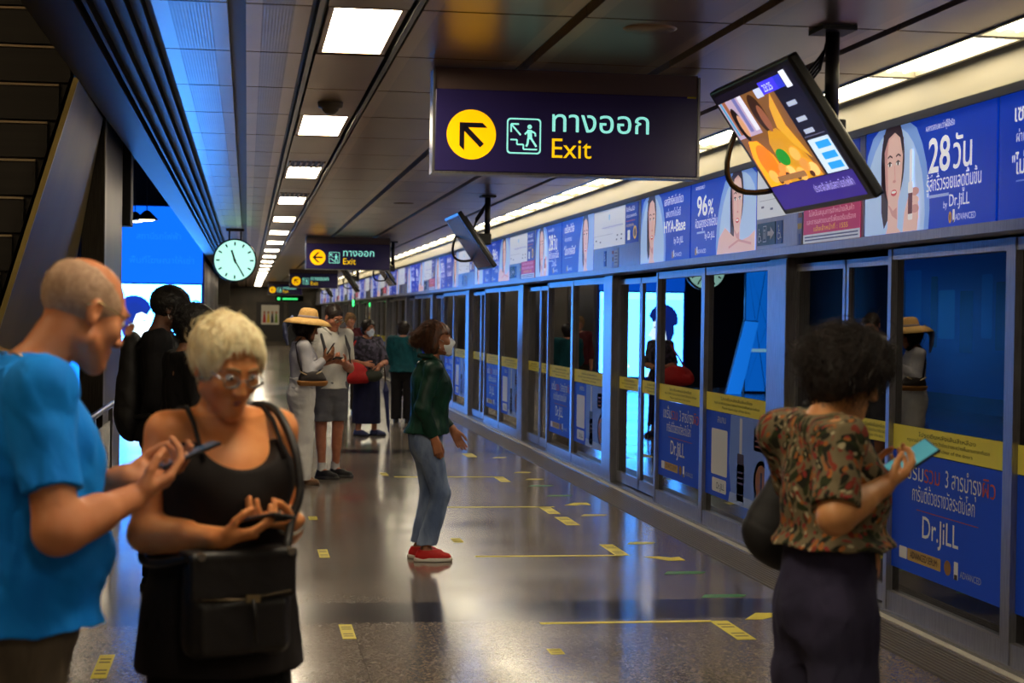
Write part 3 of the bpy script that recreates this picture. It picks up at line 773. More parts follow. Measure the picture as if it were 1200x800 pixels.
# ------------------------------------------------------------------ stair enclosure on the left
SLAT = noisy('dark slatted cladding', (36, 31, 24), (44, 38, 30), 3, 0.5, 0.3, 0, (.2, 1, 8))
mb = MB()
mb.prism([(-5.9, 0), (-1.84, 0), (-1.0, 2.98), (-1.0, 5.0), (-5.9, 5.0)], 1, 10.05, 10.12, SLAT)
z = .15
while z < 4.6:
    xr = -1.84 + .87 * min(z, 2.98) / 2.98 - .03
    mb.box((-5.9, 10.02, z), (xr, 10.05, z + .19), SLAT); mb.box((-5.9, 10.006, z + .19), (xr, 10.05, z + .202), mat((170, 148, 112), .4, .3))
    z += .215
o = mb.build('stair_enclosure'); tag(o, 'dark slatted stair enclosure behind the bald man', 'stair enclosure')
mb = MB()
BRZ = noisy('bronze sheet', (112, 96, 58), (80, 70, 48), 1.2, .4, .7)
vs, fs = [], []
for i in range(13):
    g = i / 12; a_, b_ = (-.955 - .875 * g, 9.93, 2.96 - 2.96 * g), (-.985 - .515 * g, 11.96, 2.96 - 2.96 * g)
    for h_ in range(5): t_ = h_ / 4; vs.append([a_[c_] + (b_[c_] - a_[c_]) * t_ for c_ in range(3)])
for i in range(12):
    for h_ in range(4): k_ = i * 5 + h_; fs.append((k_, k_ + 1, k_ + 6, k_ + 5))
mb.add(vs, fs, BRZ, True); mb.add([(x - .05, y, z) for x, y, z in vs], [f[::-1] for f in fs], BRZ, True)
EDG = noisy('bright bronze edge', (190, 166, 96), (160, 140, 84), 2, .35, .7)
q = [(-.950, 9.90, 2.96), (-.950, 9.93, 2.96), (-1.826, 9.93, 0), (-1.826, 9.90, 0)]
mb.add(q + [(x - .03, y, z) for x, y, z in q], [(0, 1, 2, 3), (7, 6, 5, 4), (0, 4, 5, 1), (1, 5, 6, 2), (2, 6, 7, 3), (3, 7, 4, 0)], EDG)
o = mb.build('slanted_panel'); tag(o, 'slanting bronze metal panel edging the slatted stair enclosure', 'metal panel')
for x, y, w_, d, z0, M_, lab in ((-1.13, 12.0, .16, .16, 0, STEEL_D, 'square dark steel column beside the slanting bronze panel'), (-1.20, 14.4, .16, .20, 0, STEEL_D, 'square dark steel column at the far end of the mirror screen')):
    b = MB(); b.box((x, y, z0), (x + w_, y + d, HC + .9), M_, .008); tag(b.build('steel_column'), lab, 'column')
b = MB(); b.box((-1.12, 14.62, 2.36), (-.97, 14.9, HC + .1), BLACK, .01); tag(b.build('signal_box'), 'black box hanging from the fascia above the two dark figures', 'box')
t = thing('mirror_screen', 'tall bronze mirror screen between the two steel columns', 'screen', (-1.03, 12.2, 0))
MB().box((-.006, .0, .10), (.006, 2.18, 3.6), noisy('bronze mirror sheet', (58, 50, 38), (42, 38, 32), 2, .34, .8)).build('pane', t)
b = MB(); b.box((-.02, 0, .0), (.02, 2.18, .10), STEEL); b.box((-.02, 0, 3.6), (.02, 2.18, 3.65), STEEL); b.build('rail', t)
t = thing('handrail', 'low glass and steel handrail beside the bald man', 'handrail', (-.92, 9.2, 0))
MB().tube([(0, 0, 1.0), (0, 3.0, 1.0)], .022, mat((24, 22, 22), .35), 12).build('rail', t)
for y in (.15, 1.5, 2.85): MB().box((-.014, y - .03, 0), (.014, y + .03, .98), STEEL).build('post', t)
MB().box((-.006, .2, .08), (.006, 2.8, .90), CLEAR).build('pane', t)
for x, y, w_ in ((-1.95, 30.5, 'left'), (-1.72, 30.0, 'right')):
    t = thing('pendant_lamp', 'shallow dark pendant lamp over the stairs, the %s one of two' % w_, 'lamp', (x, y, 3.22), 0, 'pendant lamps over the stairs')
    MB().lathe((0, 0, 0), [(.03, .16), (.06, .14), (.17, .03), (.20, 0), (.19, -.005), (.15, .02), (.0, .05)], mat((20, 18, 16), .4), 32).build('lamp_shade', t)
    MB().lathe((0, 0, 0), [(0, -.03), (.10, -.02), (.165, .012), (.0, .014)], mat((255, 246, 210), .5, 0, 4.0), 28).build('bulb', t)
    MB().tube([(0, 0, .15), (0, 0, 1.88)], .008, BLACK, 8).build('cord', t)

t = thing('advert_wall', 'long dim blue advert wall across the stair well, mirrored in the door glass', 'lightbox', (-5.98, 12, 0))
a = Art(22, 3.2); a.rect(.1, .3, 21.9, 3.1, (14, 70, 190), 1, .08)
for i in range(26): a.rrect(.5 + .82 * i, .5 + R.random(), .5 + .82 * i + .3 + .5 * R.random(), 1.7 + R.random() * 1.2, .05, [(20, 110, 220), (8, 30, 90), (40, 140, 230), (6, 20, 60)][i % 4], 2 + i % 3, .16)
a.build('lit_face', (20, 30, 60), t, (.06, 0, 0), PI / 2, .03)
MB().box((-.0, 0, 0), (.03, 22, 3.3), mat((20, 30, 60), .4)).build('cabinet', t)
t = thing('well_fill_light', 'added unseen fill light high over the stair well', 'ceiling light', (-3.4, 4.0, 5.05))  # added lamp, out of view, brightens the dark stair well
MB().box((-.3, -2.5, 0), (.3, 2.5, .04), mat((255, 226, 180), .5, 0, 9.0)).build('diffuser', t); MB().box((-.34, -2.54, .03), (.34, 2.54, .05), DARK).build('frame', t)
t = thing('door_indicator', 'tiny green light on the door wall far down the platform', 'indicator light', (3.35, 55, 1.90))
MB().box((0, 0, 0), (.05, .1, .2), mat((60, 240, 120), .5, 0, 2.5)).build('lens', t); MB().box((.05, -.02, -.03), (.07, .12, .23), DARK).box((.055, .03, .2), (.08, .07, .24), DARK).build('housing', t)
# far wall: poster, doors
t = thing('wall_poster', 'small framed poster on the far end wall', 'poster', (.72, Y1 - .05, 1.05))
MB().box((-.25, 0, -.85), (1.15, .05, 1.15), mat((40, 35, 30), .5)).build('frame', t)
a = Art(.9, 1.0); a.rect(0, 0, .9, 1.0, (216, 214, 200), 1)
for i, c in enumerate(((190, 60, 50), (220, 190, 60), (60, 60, 60), (120, 150, 60))): a.poly([(.08 + .2 * i, .1), (.24 + .2 * i, .1), (.2 + .2 * i, .55), (.12 + .2 * i, .55)], c, 2); a.ell(.16 + .2 * i, .62, .06, .07, (180, 130, 100), 2)
a.build('print', None, t, (0, -.004, 0))
mb = MB(); mb.box((2.0, Y1 - .12, 0), (3.3, Y1, 2.3), STEEL_D); mb.box((2.1, Y1 - .14, 0), (3.2, Y1 - .12, 2.2), mat((30, 28, 30), .4)); o = mb.build('door_1'); struct(o)
mb = MB(); mb.box((-1.0, 60.0, 1.9), (-.6, 60.2, 2.9), STEEL_D); struct(mb.build('pillar_far'))

# ------------------------------------------------------------------ floor markings
TAPE = mat((206, 190, 40), .5); TAPE2 = mat((190, 178, 60), .5); GREEN = mat((20, 110, 60), .5); INK = mat((126, 114, 40), .6)
def quad(pts, M, label, cat='floor marking', name='floor_tape', group=None, ink=None):
    mb = MB(); n = len(pts)
    mb.add([(x, y, .0) for x, y in pts] + [(x, y, .0015) for x, y in pts], [tuple(range(n, 2 * n)), tuple(range(n))[::-1]] + [(i, (i + 1) % n, n + (i + 1) % n, n + i) for i in range(n)], M)
    if ink:
        (x0, y0), (x1, y1), (x2, y2), (x3, y3) = ink
        for a_, b_ in ((.14, .86),):
            def q(u, v): return (x0 + (x1 - x0) * u + (x3 - x0) * v, y0 + (y1 - y0) * u + (y3 - y0) * v, .002)
            for r_ in (.14, .28, .62, .76): mb.add([q(a_, r_), q(b_, r_), q(b_, r_ + .07), q(a_, r_ + .07)], [(0, 1, 2, 3)], INK)
    tag(mb.build(name), label, cat, group)
def rectq(x, y, w_, l_, ang):
    c, s_ = math.cos(ang), math.sin(ang)
    return [(x + c * a_ - s_ * b_, y + s_ * a_ + c * b_) for a_, b_ in ((-w_ / 2, -l_ / 2), (w_ / 2, -l_ / 2), (w_ / 2, l_ / 2), (-w_ / 2, l_ / 2))]
for i, (y, x0, x1) in enumerate(((9.03, 1.58, 2.53), (11.58, 1.57, 2.60), (14.58, 1.60, 2.66), (17.32, 1.50, 2.62))):
    n = nth(i + 1)
    quad([(x0, y - .022), (x1, y - .022), (x1, y + .022), (x0, y + .022)], TAPE, 'long thin yellow queue line across the floor, %s from the camera' % n, group='yellow queue lines')
    p = rectq(2.57, y - .27 if i < 2 else y - .25, .10, .54, 0)
    if i == 1: p = rectq(2.60, 11.86, .10, .56, 0)
    quad(p, TAPE, 'yellow printed tape at the end of the %s queue line' % n, group='yellow tapes at queue line ends', ink=p)
p = rectq(2.58, 13.56, .11, .54, 0); quad(p, TAPE, 'yellow printed tape standing free before the third queue line', group='yellow tapes at queue line ends', ink=p)
def arr(cx, cy, sgn, lab):
    quad([(cx - .12, cy - .09 * sgn), (cx, cy + .11 * sgn), (cx + .12, cy + .10 * sgn), (cx + .12, cy - .07 * sgn), (cx + .05, cy - .03 * sgn), (cx - .02, cy - .09 * sgn)], TAPE, lab, 'floor arrow', 'floor_arrow', 'yellow floor arrows')
arr(2.85, 9.15, 1, 'yellow floor arrow beside the first queue line')
arr(2.82, 8.44, 1, 'yellow floor arrow nearest the woman in the floral blouse')
arr(2.86, 11.42, -1, 'yellow floor arrow beside the second queue line')
arr(2.89, 14.78, 1, 'yellow floor arrow beside the third queue line')
def bar(x0, x1, y, M, lab): quad([(x0, y - .05), (x1 - .04, y - .04), (x1, y + .03), (x1 - .05, y + .06), (x0 + .05, y + .06)], M, lab, 'floor strip', 'floor_strip', 'coloured floor strips near the doors')
bar(2.68, 2.98, 9.84, GREEN, 'green floor strip nearest the camera'); bar(2.68, 2.98, 10.76, GREEN, 'second green floor strip, short way behind the nearest one')
bar(2.74, 3.0, 15.48, GREEN, 'green floor strip behind the third queue line'); bar(2.73, 2.99, 16.4, GREEN, 'farthest faint green floor strip')
bar(2.76, 2.99, 12.2, TAPE2, 'pale yellow floor strip behind the second queue line'); bar(2.76, 3.0, 13.95, TAPE2, 'pale yellow floor strip just before the third queue line')
bar(2.8, 3.0, 17.05, TAPE2, 'pale yellow floor strip just before the fourth queue line'); bar(2.8, 3.0, 17.8, TAPE2, 'pale yellow floor strip just behind the fourth queue line')
bar(2.84, 3.02, 19.67, TAPE2, 'farthest pale yellow floor strip'); 
p = rectq(2.62, 20.0, .12, .5, 0); quad(p, TAPE2, 'farthest yellow printed tape near the doors', group='yellow tapes at queue line ends', ink=p)
for x, y, l_, lab in ((.535, 8.87, .40, 'nearest the camera, right of the blonde woman'), (.54, 11.78, .40, 'second in the row right of the blonde woman'), (.545, 13.82, .22, 'third in the row right of the blonde woman'),
                  (1.525, 8.26, .13, 'alone on the floor below the first queue line'), (1.545, 12.42, .22, 'by the red shoes'), (-.64, 8.09, .53, 'between the bald man and the blonde woman'), (-.64, 12.5, .3, 'farther back between the bald man and the blonde woman'), (1.42, 17.6, .3, 'at the left end of the fourth queue line')):
    p = rectq(x, y, .07, l_, 0); quad(p, TAPE, 'small yellow printed floor tag ' + lab, 'floor tag', 'floor_tag', 'small yellow floor tags', ink=p)

# ------------------------------------------------------------------ people: signed-distance modelling
V = lambda *a: np.array(a, dtype=np.float64)
def nrm(v): v = np.asarray(v, float); return v / (np.linalg.norm(v) + 1e-9)
class Sdf:
    def __init__(s): s.ops = []
    def _a(s, fn, lo, hi, k, m): s.ops.append((fn, np.asarray(lo, float), np.asarray(hi, float), k, m)); return s
    def cone(s, a, b, ra, rb, k=.015, m='u', cap=False, sq=None):
        a, b = np.asarray(a, float), np.asarray(b, float); ba = b - a; L2 = ba @ ba + 1e-9; dn = ba / math.sqrt(L2)
        def fn(x, y, z):
            px, py, pz = x - a[0], y - a[1], z - a[2]
            t = np.clip((px * ba[0] + py * ba[1] + pz * ba[2]) / L2, 0, 1)
            qx, qy, qz = px - t * ba[0], py - t * ba[1], pz - t * ba[2]
            if sq is not None:   # flatten along a direction
                ax, f = sq; w = (qx * ax[0] + qy * ax[1] + qz * ax[2]) * (1 / f - 1)
                qx, qy, qz = qx + w * ax[0], qy + w * ax[1], qz + w * ax[2]
            d = np.sqrt(qx * qx + qy * qy + qz * qz) - (ra + (rb - ra) * t)
            if sq is not None: d = d * min(1, sq[1] + .1)
            if cap: d = np.maximum(d, (x - b[0]) * dn[0] + (y - b[1]) * dn[1] + (z - b[2]) * dn[2])
            return d
        r = max(ra, rb); return s._a(fn, np.minimum(a, b) - r, np.maximum(a, b) + r, k, m)
    def chain(s, pts, rs, k=.015, m='u', sq=None):
        for i in range(len(pts) - 1): s.cone(pts[i], pts[i + 1], rs[i], rs[i + 1], k, m, sq=sq)
        return s
    def ell(s, c, r, M=None, k=.015, m='u'):
        c, r = np.asarray(c, float), np.asarray(r, float)
        def fn(x, y, z):
            px, py, pz = x - c[0], y - c[1], z - c[2]
            if M is not None:
                px, py, pz = (px * M[0, i] + py * M[1, i] + pz * M[2, i] for i in range(3))
            k0 = np.sqrt((px / r[0]) ** 2 + (py / r[1]) ** 2 + (pz / r[2]) ** 2)
            k1 = np.sqrt((px / r[0] ** 2) ** 2 + (py / r[1] ** 2) ** 2 + (pz / r[2] ** 2) ** 2)
            return k0 * (k0 - 1) / (k1 + 1e-6)
        R_ = r.max() if M is not None else r
        return s._a(fn, c - R_, c + R_, k, m)
    def rbox(s, c, X, half, r, k=.015, m='u'):
        c, half = np.asarray(c, float), np.asarray(half, float)
        def fn(x, y, z):
            px, py, pz = x - c[0], y - c[1], z - c[2]
            q = [np.abs(px * X[i][0] + py * X[i][1] + pz * X[i][2]) - half[i] + r for i in range(3)]
            o = np.sqrt(sum(np.maximum(t, 0) ** 2 for t in q)); return o + np.minimum(np.maximum(np.maximum(q[0], q[1]), q[2]), 0) - r
        R_ = np.linalg.norm(half); return s._a(fn, c - R_, c + R_, k, m)
    def loft(s, secs, k=.02, m='u', e=2.0):
        """secs: (z, cx, cy, rx, ry_front, ry_back)"""
        q = np.array([t if len(t) == 6 else t + (t[-1],) for t in secs], float); q = q[np.argsort(q[:, 0])]
        zz = np.linspace(q[0, 0], q[-1, 0], 80); fine = []
        for j in range(1, 6):
            f = np.interp(zz, q[:, 0], q[:, j]); w = max(1, 8)
            pad = np.pad(f, w, mode='edge'); ker = np.hanning(2 * w + 1); ker /= ker.sum(); g = np.convolve(pad, ker, 'valid')
            fine.append(g)
        def fn(x, y, z):
            z1 = np.asarray(z).ravel(); 
            c = [np.interp(z1, zz, f).reshape(np.asarray(z).shape) for f in fine]
            dx, dy = x - c[0], y - c[1]; ry = np.where(dy > 0, c[3], c[4])
            if e == 2.0: k0 = np.sqrt((dx / c[2]) ** 2 + (dy / ry) ** 2)
            else: k0 = ((np.abs(dx) / c[2]) ** e + (np.abs(dy) / ry) ** e) ** (1 / e)
            d = (k0 - 1) * np.minimum(c[2], ry)
            return np.maximum(d, np.maximum(z - zz[-1], zz[0] - z))
        rx, ry = q[:, 3].max(), q[:, 4:].max()
        return s._a(fn, (q[:, 1].min() - rx, q[:, 2].min() - ry, zz[0]), (q[:, 1].max() + rx, q[:, 2].max() + ry, zz[-1]), k, m)
    def cut(s, p, n, k=.006):
        p, n = np.asarray(p, float), nrm(n)
        return s._a(lambda x, y, z: (x - p[0]) * n[0] + (y - p[1]) * n[1] + (z - p[2]) * n[2], (0, 0, 0), (0, 0, 0), k, 'c')
    def noise(s, amp, freq, seed=0, stretch=(1, 1, 1)):
        r = np.random.default_rng(seed); ds = [(nrm(r.normal(size=3)) * freq * (1 + .9 * r.random()) / np.array(stretch), r.random() * 6.28) for _ in range(7)]
        def fn(x, y, z):
            t = 0; w = 0
            for i, (d, ph) in enumerate(ds):
                v = np.sin(x * d[0] + y * d[1] + z * d[2] + ph + 1.3 * w); w = v; t = t + v / (1 + .35 * i)
            return amp * t / 3
        return s._a(fn, (0, 0, 0), (0, 0, 0), 0, 'n')
    def mesh(s, name, res, mats, zcut=None):
        us = [o for o in s.ops if o[4] == 'u']
        lo = np.min([o[1] for o in us], 0) - .03; hi = np.max([o[2] for o in us], 0) + .03
        n = np.ceil((hi - lo) / res).astype(int) + 1
        ax = [(lo[i] + res * np.arange(n[i])).astype(np.float32) for i in range(3)]
        D = np.full(n, .08, np.float32); pad = .05
        for fn, a, b, k, m in s.ops:
            if m in 'us':
                i0 = np.clip(np.floor((a - pad - lo) / res).astype(int), 0, n); i1 = np.clip(np.ceil((b + pad - lo) / res).astype(int) + 1, 0, n)
                if (i1 <= i0).any(): continue
                sl = tuple(slice(i0[i], i1[i]) for i in range(3))
            else: sl = (slice(None),) * 3
            x, y, z = ax[0][sl[0]][:, None, None], ax[1][sl[1]][None, :, None], ax[2][sl[2]][None, None, :]
            if m == 'n':
                idx = np.nonzero(np.abs(D) < .035)
                D[idx] += fn(ax[0][idx[0]], ax[1][idx[1]], ax[2][idx[2]]).astype(np.float32); continue
            f = np.asarray(fn(x, y, z), dtype=np.float32); d = D[sl]
            if m == 'u':
                if k > 0:
                    h = np.clip(.5 + .5 * (d - f) / k, 0, 1); D[sl] = d * (1 - h) + f * h - k * h * (1 - h)
                else: D[sl] = np.minimum(d, f)
            else:
                g = -f if m == 's' else f
                if k > 0:
                    h = np.clip(.5 + .5 * (g - d) / k, 0, 1); D[sl] = d * (1 - h) + g * h + k * h * (1 - h)
                else: D[sl] = np.maximum(d, g)
        # naive surface nets
        I = D < 0; nx, ny, nz = n
        cs = [(i, j, k) for i in (0, 1) for j in (0, 1) for k in (0, 1)]
        cnt = np.zeros((nx - 1, ny - 1, nz - 1), np.int8)
        for i, j, k in cs: cnt += I[i:nx - 1 + i, j:ny - 1 + j, k:nz - 1 + k]
        act = np.nonzero((cnt > 0) & (cnt < 8)); ia = np.stack(act, 1)
        vid = np.full((nx - 1, ny - 1, nz - 1), -1, np.int32); vid[act] = np.arange(len(ia))
        cv = np.stack([D[act[0] + i, act[1] + j, act[2] + k] for i, j, k in cs], 1)
        P = np.zeros((len(ia), 3)); C = np.zeros(len(ia))
        for a in range(8):
            for b in range(a + 1, 8):
                df = np.array(cs[b]) - np.array(cs[a])
                if np.abs(df).sum() != 1: continue
                cr = (cv[:, a] < 0) != (cv[:, b] < 0)
                t = np.where(cr, cv[:, a] / (cv[:, a] - cv[:, b] + 1e-12), 0)
                P += np.where(cr[:, None], np.array(cs[a]) + t[:, None] * df, 0); C += cr
        P = lo + res * (ia + P / C[:, None])
        F = []
        for axn in range(3):
            sl0 = [slice(1, -1)] * 3; sl1 = [slice(1, -1)] * 3
            sl0[axn] = slice(0, n[axn] - 1); sl1[axn] = slice(1, n[axn])
            A, B = I[tuple(sl0)], I[tuple(sl1)]
            e = np.stack(np.nonzero(A != B), 1)
            if not len(e): continue
            flip = A[tuple(e.T)]
            o = np.ones(3, int); o[axn] = 0; e = e + o
            u, v = [(1, 2), (2, 0), (0, 1)][axn]
            du = np.zeros(3, int); du[u] = 1; dv = np.zeros(3, int); dv[v] = 1
            q = np.stack([vid[tuple((e - du - dv).T)], vid[tuple((e - dv).T)], vid[tuple(e.T)], vid[tuple((e - du).T)]], 1)
            q[~flip] = q[~flip][:, ::-1]; F.append(q)
        F = np.concatenate(F); F = F[(F >= 0).all(1)]
        return mesh_np(name, P, F, mats)
def mesh_np(name, P, F, mats, mi=None, smooth=True):
    me = bpy.data.meshes.new(name); k = F.shape[1]
    me.vertices.add(len(P)); me.vertices.foreach_set('co', np.asarray(P, np.float32).ravel())
    me.loops.add(len(F) * k); me.loops.foreach_set('vertex_index', F.astype(np.int32).ravel())
    me.polygons.add(len(F)); me.polygons.foreach_set('loop_start', np.arange(0, len(F) * k, k, dtype=np.int32))
    for M in mats: me.materials.append(M)
    me.update(calc_edges=True); me.validate()
    me.polygons.foreach_set('use_smooth', np.full(len(me.polygons), smooth))
    if mi is not None: me.polygons.foreach_set('material_index', mi)
    me.update(); return me
def tubes_np(name, PS, r0, mats, n=3):
    """PS (N, M, 3) strands -> tapered thin tubes"""
    N, M, _ = PS.shape
    T = np.gradient(PS, axis=1); T /= np.linalg.norm(T, axis=2, keepdims=True) + 1e-9
    ref = np.where(np.abs(T[..., 2:3]) < .9, np.array([0, 0, 1.]), np.array([1., 0, 0]))
    A = np.cross(T, ref); A /= np.linalg.norm(A, axis=2, keepdims=True) + 1e-9; B = np.cross(T, A)
    prof = (1 - np.linspace(0, 1, M) ** 2.5 * .85) * r0
    vs = np.stack([PS + prof[None, :, None] * (A * math.cos(2 * PI * k / n) + B * math.sin(2 * PI * k / n)) for k in range(n)], 2)
    idx = np.arange(N * M * n).reshape(N, M, n); fs = []
    for k in range(n):
        k2 = (k + 1) % n; fs.append(np.stack([idx[:, :-1, k], idx[:, :-1, k2], idx[:, 1:, k2], idx[:, 1:, k]], -1).reshape(-1, 4))
    return mesh_np(name, vs.reshape(-1, 3), np.concatenate(fs), mats)

def skin_mat(c, c2):
    M = noisy('skin', c, c2, 14, 0.48, 0, 0, (1, 1, 1), 4, 'noise', 0.4)
    b = M.node_tree.nodes['Principled BSDF']; b.inputs['Subsurface Weight'].default_value = 0.12
    b.inputs['Subsurface Radius'].default_value = (.012, .005, .003); b.inputs['Subsurface Scale'].default_value = 1.0
    return M
def cloth(c1, c2=None, scale=9, rough=.85, stretch=(1, 1, 1)):
    return noisy('cloth', c1, c2 or tuple(int(v * .85) for v in c1), scale, rough, 0, .15, stretch, 5, 'noise', .25)

def eulerM(pitch=0, yaw=0, roll=0):
    """head frame columns x (right), y (face), z (up); pitch > 0 looks down, yaw > 0 turns to the left"""
    return np.array(Matrix.Rotation(yaw, 3, 'Z') @ Matrix.Rotation(-pitch, 3, 'X') @ Matrix.Rotation(roll, 3, 'Y'))
class Person:
    def __init__(s, label, loc, heading, h, skin, sex='f', res=.006, group=None):
        s.loc, s.a, s.h, s.sex, s.res = np.array((loc[0], loc[1], 0.)), math.radians(heading), h, sex, res
        s.label, s.skin, s.S = label, skin, Sdf(); k = h / 1.70; s.k = k
        s.fw = V(-math.sin(s.a), math.cos(s.a), 0); s.rt = V(math.cos(s.a), math.sin(s.a), 0)
        s.parts = []; s.lip = None
        w = .185 if sex == 'm' else .160
        s.J = dict(sR=V(w, -.01, .815 * h), sL=V(-w, -.01, .815 * h), hR=V(.09, 0, .52 * h), hL=V(-.09, 0, .52 * h),
                   kR=V(.095, .01, .285 * h), kL=V(-.095, .01, .285 * h), aR=V(.09, -.02, .05 * h), aL=V(-.09, -.02, .05 * h),
                   eR=V(w + .05, -.03, .63 * h), eL=V(-w - .05, -.03, .63 * h), wR=V(w + .06, .07, .49 * h), wL=V(-w - .06, .07, .49 * h),
                   neck=V(0, -.01, .845 * h), head=V(0, .02, .93 * h), footR=V(.12, 1, 0), footL=V(-.12, 1, 0))
        s.headM = np.eye(3); s.hs = (1.0 if sex == 'm' else .95) * (.55 + .45 * k)
        s.hands = {}
    def w2l(s, p):
        d = np.asarray(p, float) - s.loc; return V(d @ s.rt, d @ s.fw, d[2])
    def dl(s, d): d = np.asarray(d, float); return V(d @ s.rt, d @ s.fw, d[2])
    def set(s, world=False, **kw):
        for n, p in kw.items(): s.J[n] = s.w2l(p) if world else V(*p)
        return s
    def head(s, pitch=0, yaw=0, roll=0): s.headM = eulerM(math.radians(pitch), math.radians(yaw), math.radians(roll)); return s
    def H(s, x, y, z): return s.J['head'] + s.headM @ (V(x, y, z) * s.hs)
    def torso_secs(s, inf=0., g=1.0, belly=0., bust=0., hip=1.0, lean=0.0, z0=.47, z1=.835):
        h = s.h; m = s.sex == 'm'
        t = [(.47, .150 if m else .165, .10, .11), (.53, .165 if m else .178, .115, .125), (.60, .155 if m else .148, .11, .10), (.66, .158 if m else .142, .115, .10),
             (.72, .172 if m else .158, .125, .11), (.77, .180 if m else .16, .115, .115), (.81, .150 if m else .128, .08, .10), (.835, .085, .06, .075)]
        out = []
        for z, rx, rf, rb in t:
            if z < z0 - .001 or z > z1 + .001: continue
            hp = hip if z < .58 else 1
            bl = belly * math.exp(-((z - .60) / .06) ** 2); bs = bust * math.exp(-((z - .735) / .035) ** 2)
            out.append((z * h, s.J['neck'][0] * max(0, (z - .5) / .34), lean * (z - .5) / .34 + 0.0, rx * g * hp + inf + bl * .35, rf * g * hp + inf + bl + bs, rb * g * hp + inf))
        return out
    def limb(s, S_, n, side, inf=0, t1=1.0, cap=True, g=1.0, k=.02):
        """upper arm / whole arm for sleeves, up to fraction t1 (1 = elbow, 2 = wrist)"""
        m = 1.0 if s.sex == 'm' else .88
        A, E_, W_ = s.J['s' + side], s.J['e' + side], s.J['w' + side]
        ru, re, rw = .054 * m * g, .043 * m * g, .029 * m * g
        if t1 <= 1:
            b = A + (E_ - A) * t1; S_.cone(A, b, ru + inf * .8, ru + (re - ru) * t1 + inf, k, cap=cap)
        else:
            S_.cone(A, E_, ru + inf * .8, re + inf, k); b = E_ + (W_ - E_) * (t1 - 1); S_.cone(E_, b, re + inf, re + (rw - re) * (t1 - 1) + inf * .9, k, cap=cap)
    def hand(s, side, d, n, curl=(.5, .6, .4), thumb=(.55, .65, .35), spread=.06, tc=.5, world=True, size=None):
        if world: d, n = s.dl(d), s.dl(n)
        s.hands[side] = (nrm(d), np.asarray(n, float), curl, thumb, spread, tc, size)
    def _hand(s, side):
        d, n, curl, th, spread, tc, size = s.hands.get(side, (nrm((0, .15, -1)), V(-1 if side == 'R' else 1, .2, 0), (.3, .45, .3), (.75, .5, .3), .04, .4, None))
        n = nrm(n - d * (n @ d)); l = np.cross(n, d)
        l = l * (1 if side == 'L' else -1)     # thumb side
        f = (size or ((1.0 if s.sex == 'm' else .90) * (.4 + .6 * s.k))); W_ = s.J['w' + side]; S_ = s.S
        c = W_ + d * .052 * f
        S_.cone(W_ - d * .015, W_ + d * .02 * f, .029 * f, .031 * f, .012, sq=(n, .72))
        for o in (.026, .009, -.009, -.025):
            S_.cone(W_ + d * .02 * f + l * o * .7 * f, W_ + d * .088 * f + l * o * f + n * (-.002) * f, .0145 * f, .0115 * f, .012)
        S_.ell(W_ + d * .035 * f + l * .022 * f + n * .010 * f, (.017 * f,) * 3, None, .014)
        tips = []
        for i, (o, b, L) in enumerate(((.028, .090, .044), (.0095, .094, .049), (-.0095, .090, .045), (-.027, .080, .036))):
            p = W_ + d * b * f + l * o * f; ang = 0; dd = d + l * spread * (1.5 - i) ; r = (.0093, .0094, .009, .0082)[i] * f
            for j, (ln, cu) in enumerate(((L, curl[0] * (1 + .08 * i)), (L * .62, curl[1]), (L * .5, curl[2]))):
                ang += cu; v = nrm(nrm(dd) * math.cos(ang) + n * math.sin(ang)); q = p + v * ln * f
                S_.cone(p, q, r * (1 - .07 * j), r * (1 - .07 * (j + 1)), .004); p = q
            tips.append(p)
        p = W_ + d * .022 * f + l * .026 * f + n * .006 * f; v = nrm(d * th[0] + l * th[1] + n * th[2])
        q = p + v * .042 * f; S_.cone(p, q, .0145 * f, .0112 * f, .008)
        v2 = nrm(v + (d * .9 + n * .15 - l * .45) * tc); q2 = q + v2 * .032 * f; S_.cone(q, q2, .011 * f, .0102 * f, .004)
        v3 = nrm(v2 + (d * .6 - l * .4) * tc); S_.cone(q2, q2 + v3 * .024 * f, .0102 * f, .0086 * f, .004)
        return tips
    def body(s, g=1.0, belly=0, bust=0, hip=1.0, lean=0.0, armg=1.0, feet=True, nose=1.0, jaw=1.0, legg=1.0):
        S_, J, h, k = s.S, s.J, s.h, s.k; m = s.sex == 'm'
        S_.loft(s.torso_secs(0, g, belly, bust, hip, lean), .02)
        for sd in 'RL':
            ro = J['s' + sd]
            S_.cone(V(J['neck'][0], J['neck'][1] - .012, J['neck'][2] - .02), ro, .048, .052 if m else .046, .03)
            s.limb(S_, 0, sd, 0, 2.0, False, armg, .025)
            e, w = J['e' + sd], J['w' + sd]; mm = (1.0 if m else .88) * armg
            S_.cone(e + (w - e) * .12, e + (w - e) * .5, .043 * mm, .036 * mm, .03)
            s._hand(sd)
            hp, kn, an = J['h' + sd], J['k' + sd], J['a' + sd]
            S_.cone(hp, kn, .088 * hip * legg, .056 * legg, .03); S_.cone(kn, an, .052 * legg, .036 * legg, .02)
            S_.cone(kn + (an - kn) * .12 + V(0, -.018, 0), kn + (an - kn) * .45 + V(0, -.015, 0), .045 * legg, .042 * legg, .03)
            fd = nrm(J['foot' + sd]); S_.cone(an + V(0, 0, -.01), V(an[0], an[1], .035) + fd * .10, .036, .028, .02); S_.cone(V(an[0], an[1], .032) - fd * .03, V(an[0], an[1], .026) + fd * .15, .03, .022, .02)
        hs = s.hs; Hd, M = s.H, s.headM
        # neck follows the head
        nb = J['neck'] + V(0, -.012, -.045); nt = Hd(0, -.028, -.045)
        S_.cone(nb, nt, .060 if m else .052, .056 if m else .047, .03)
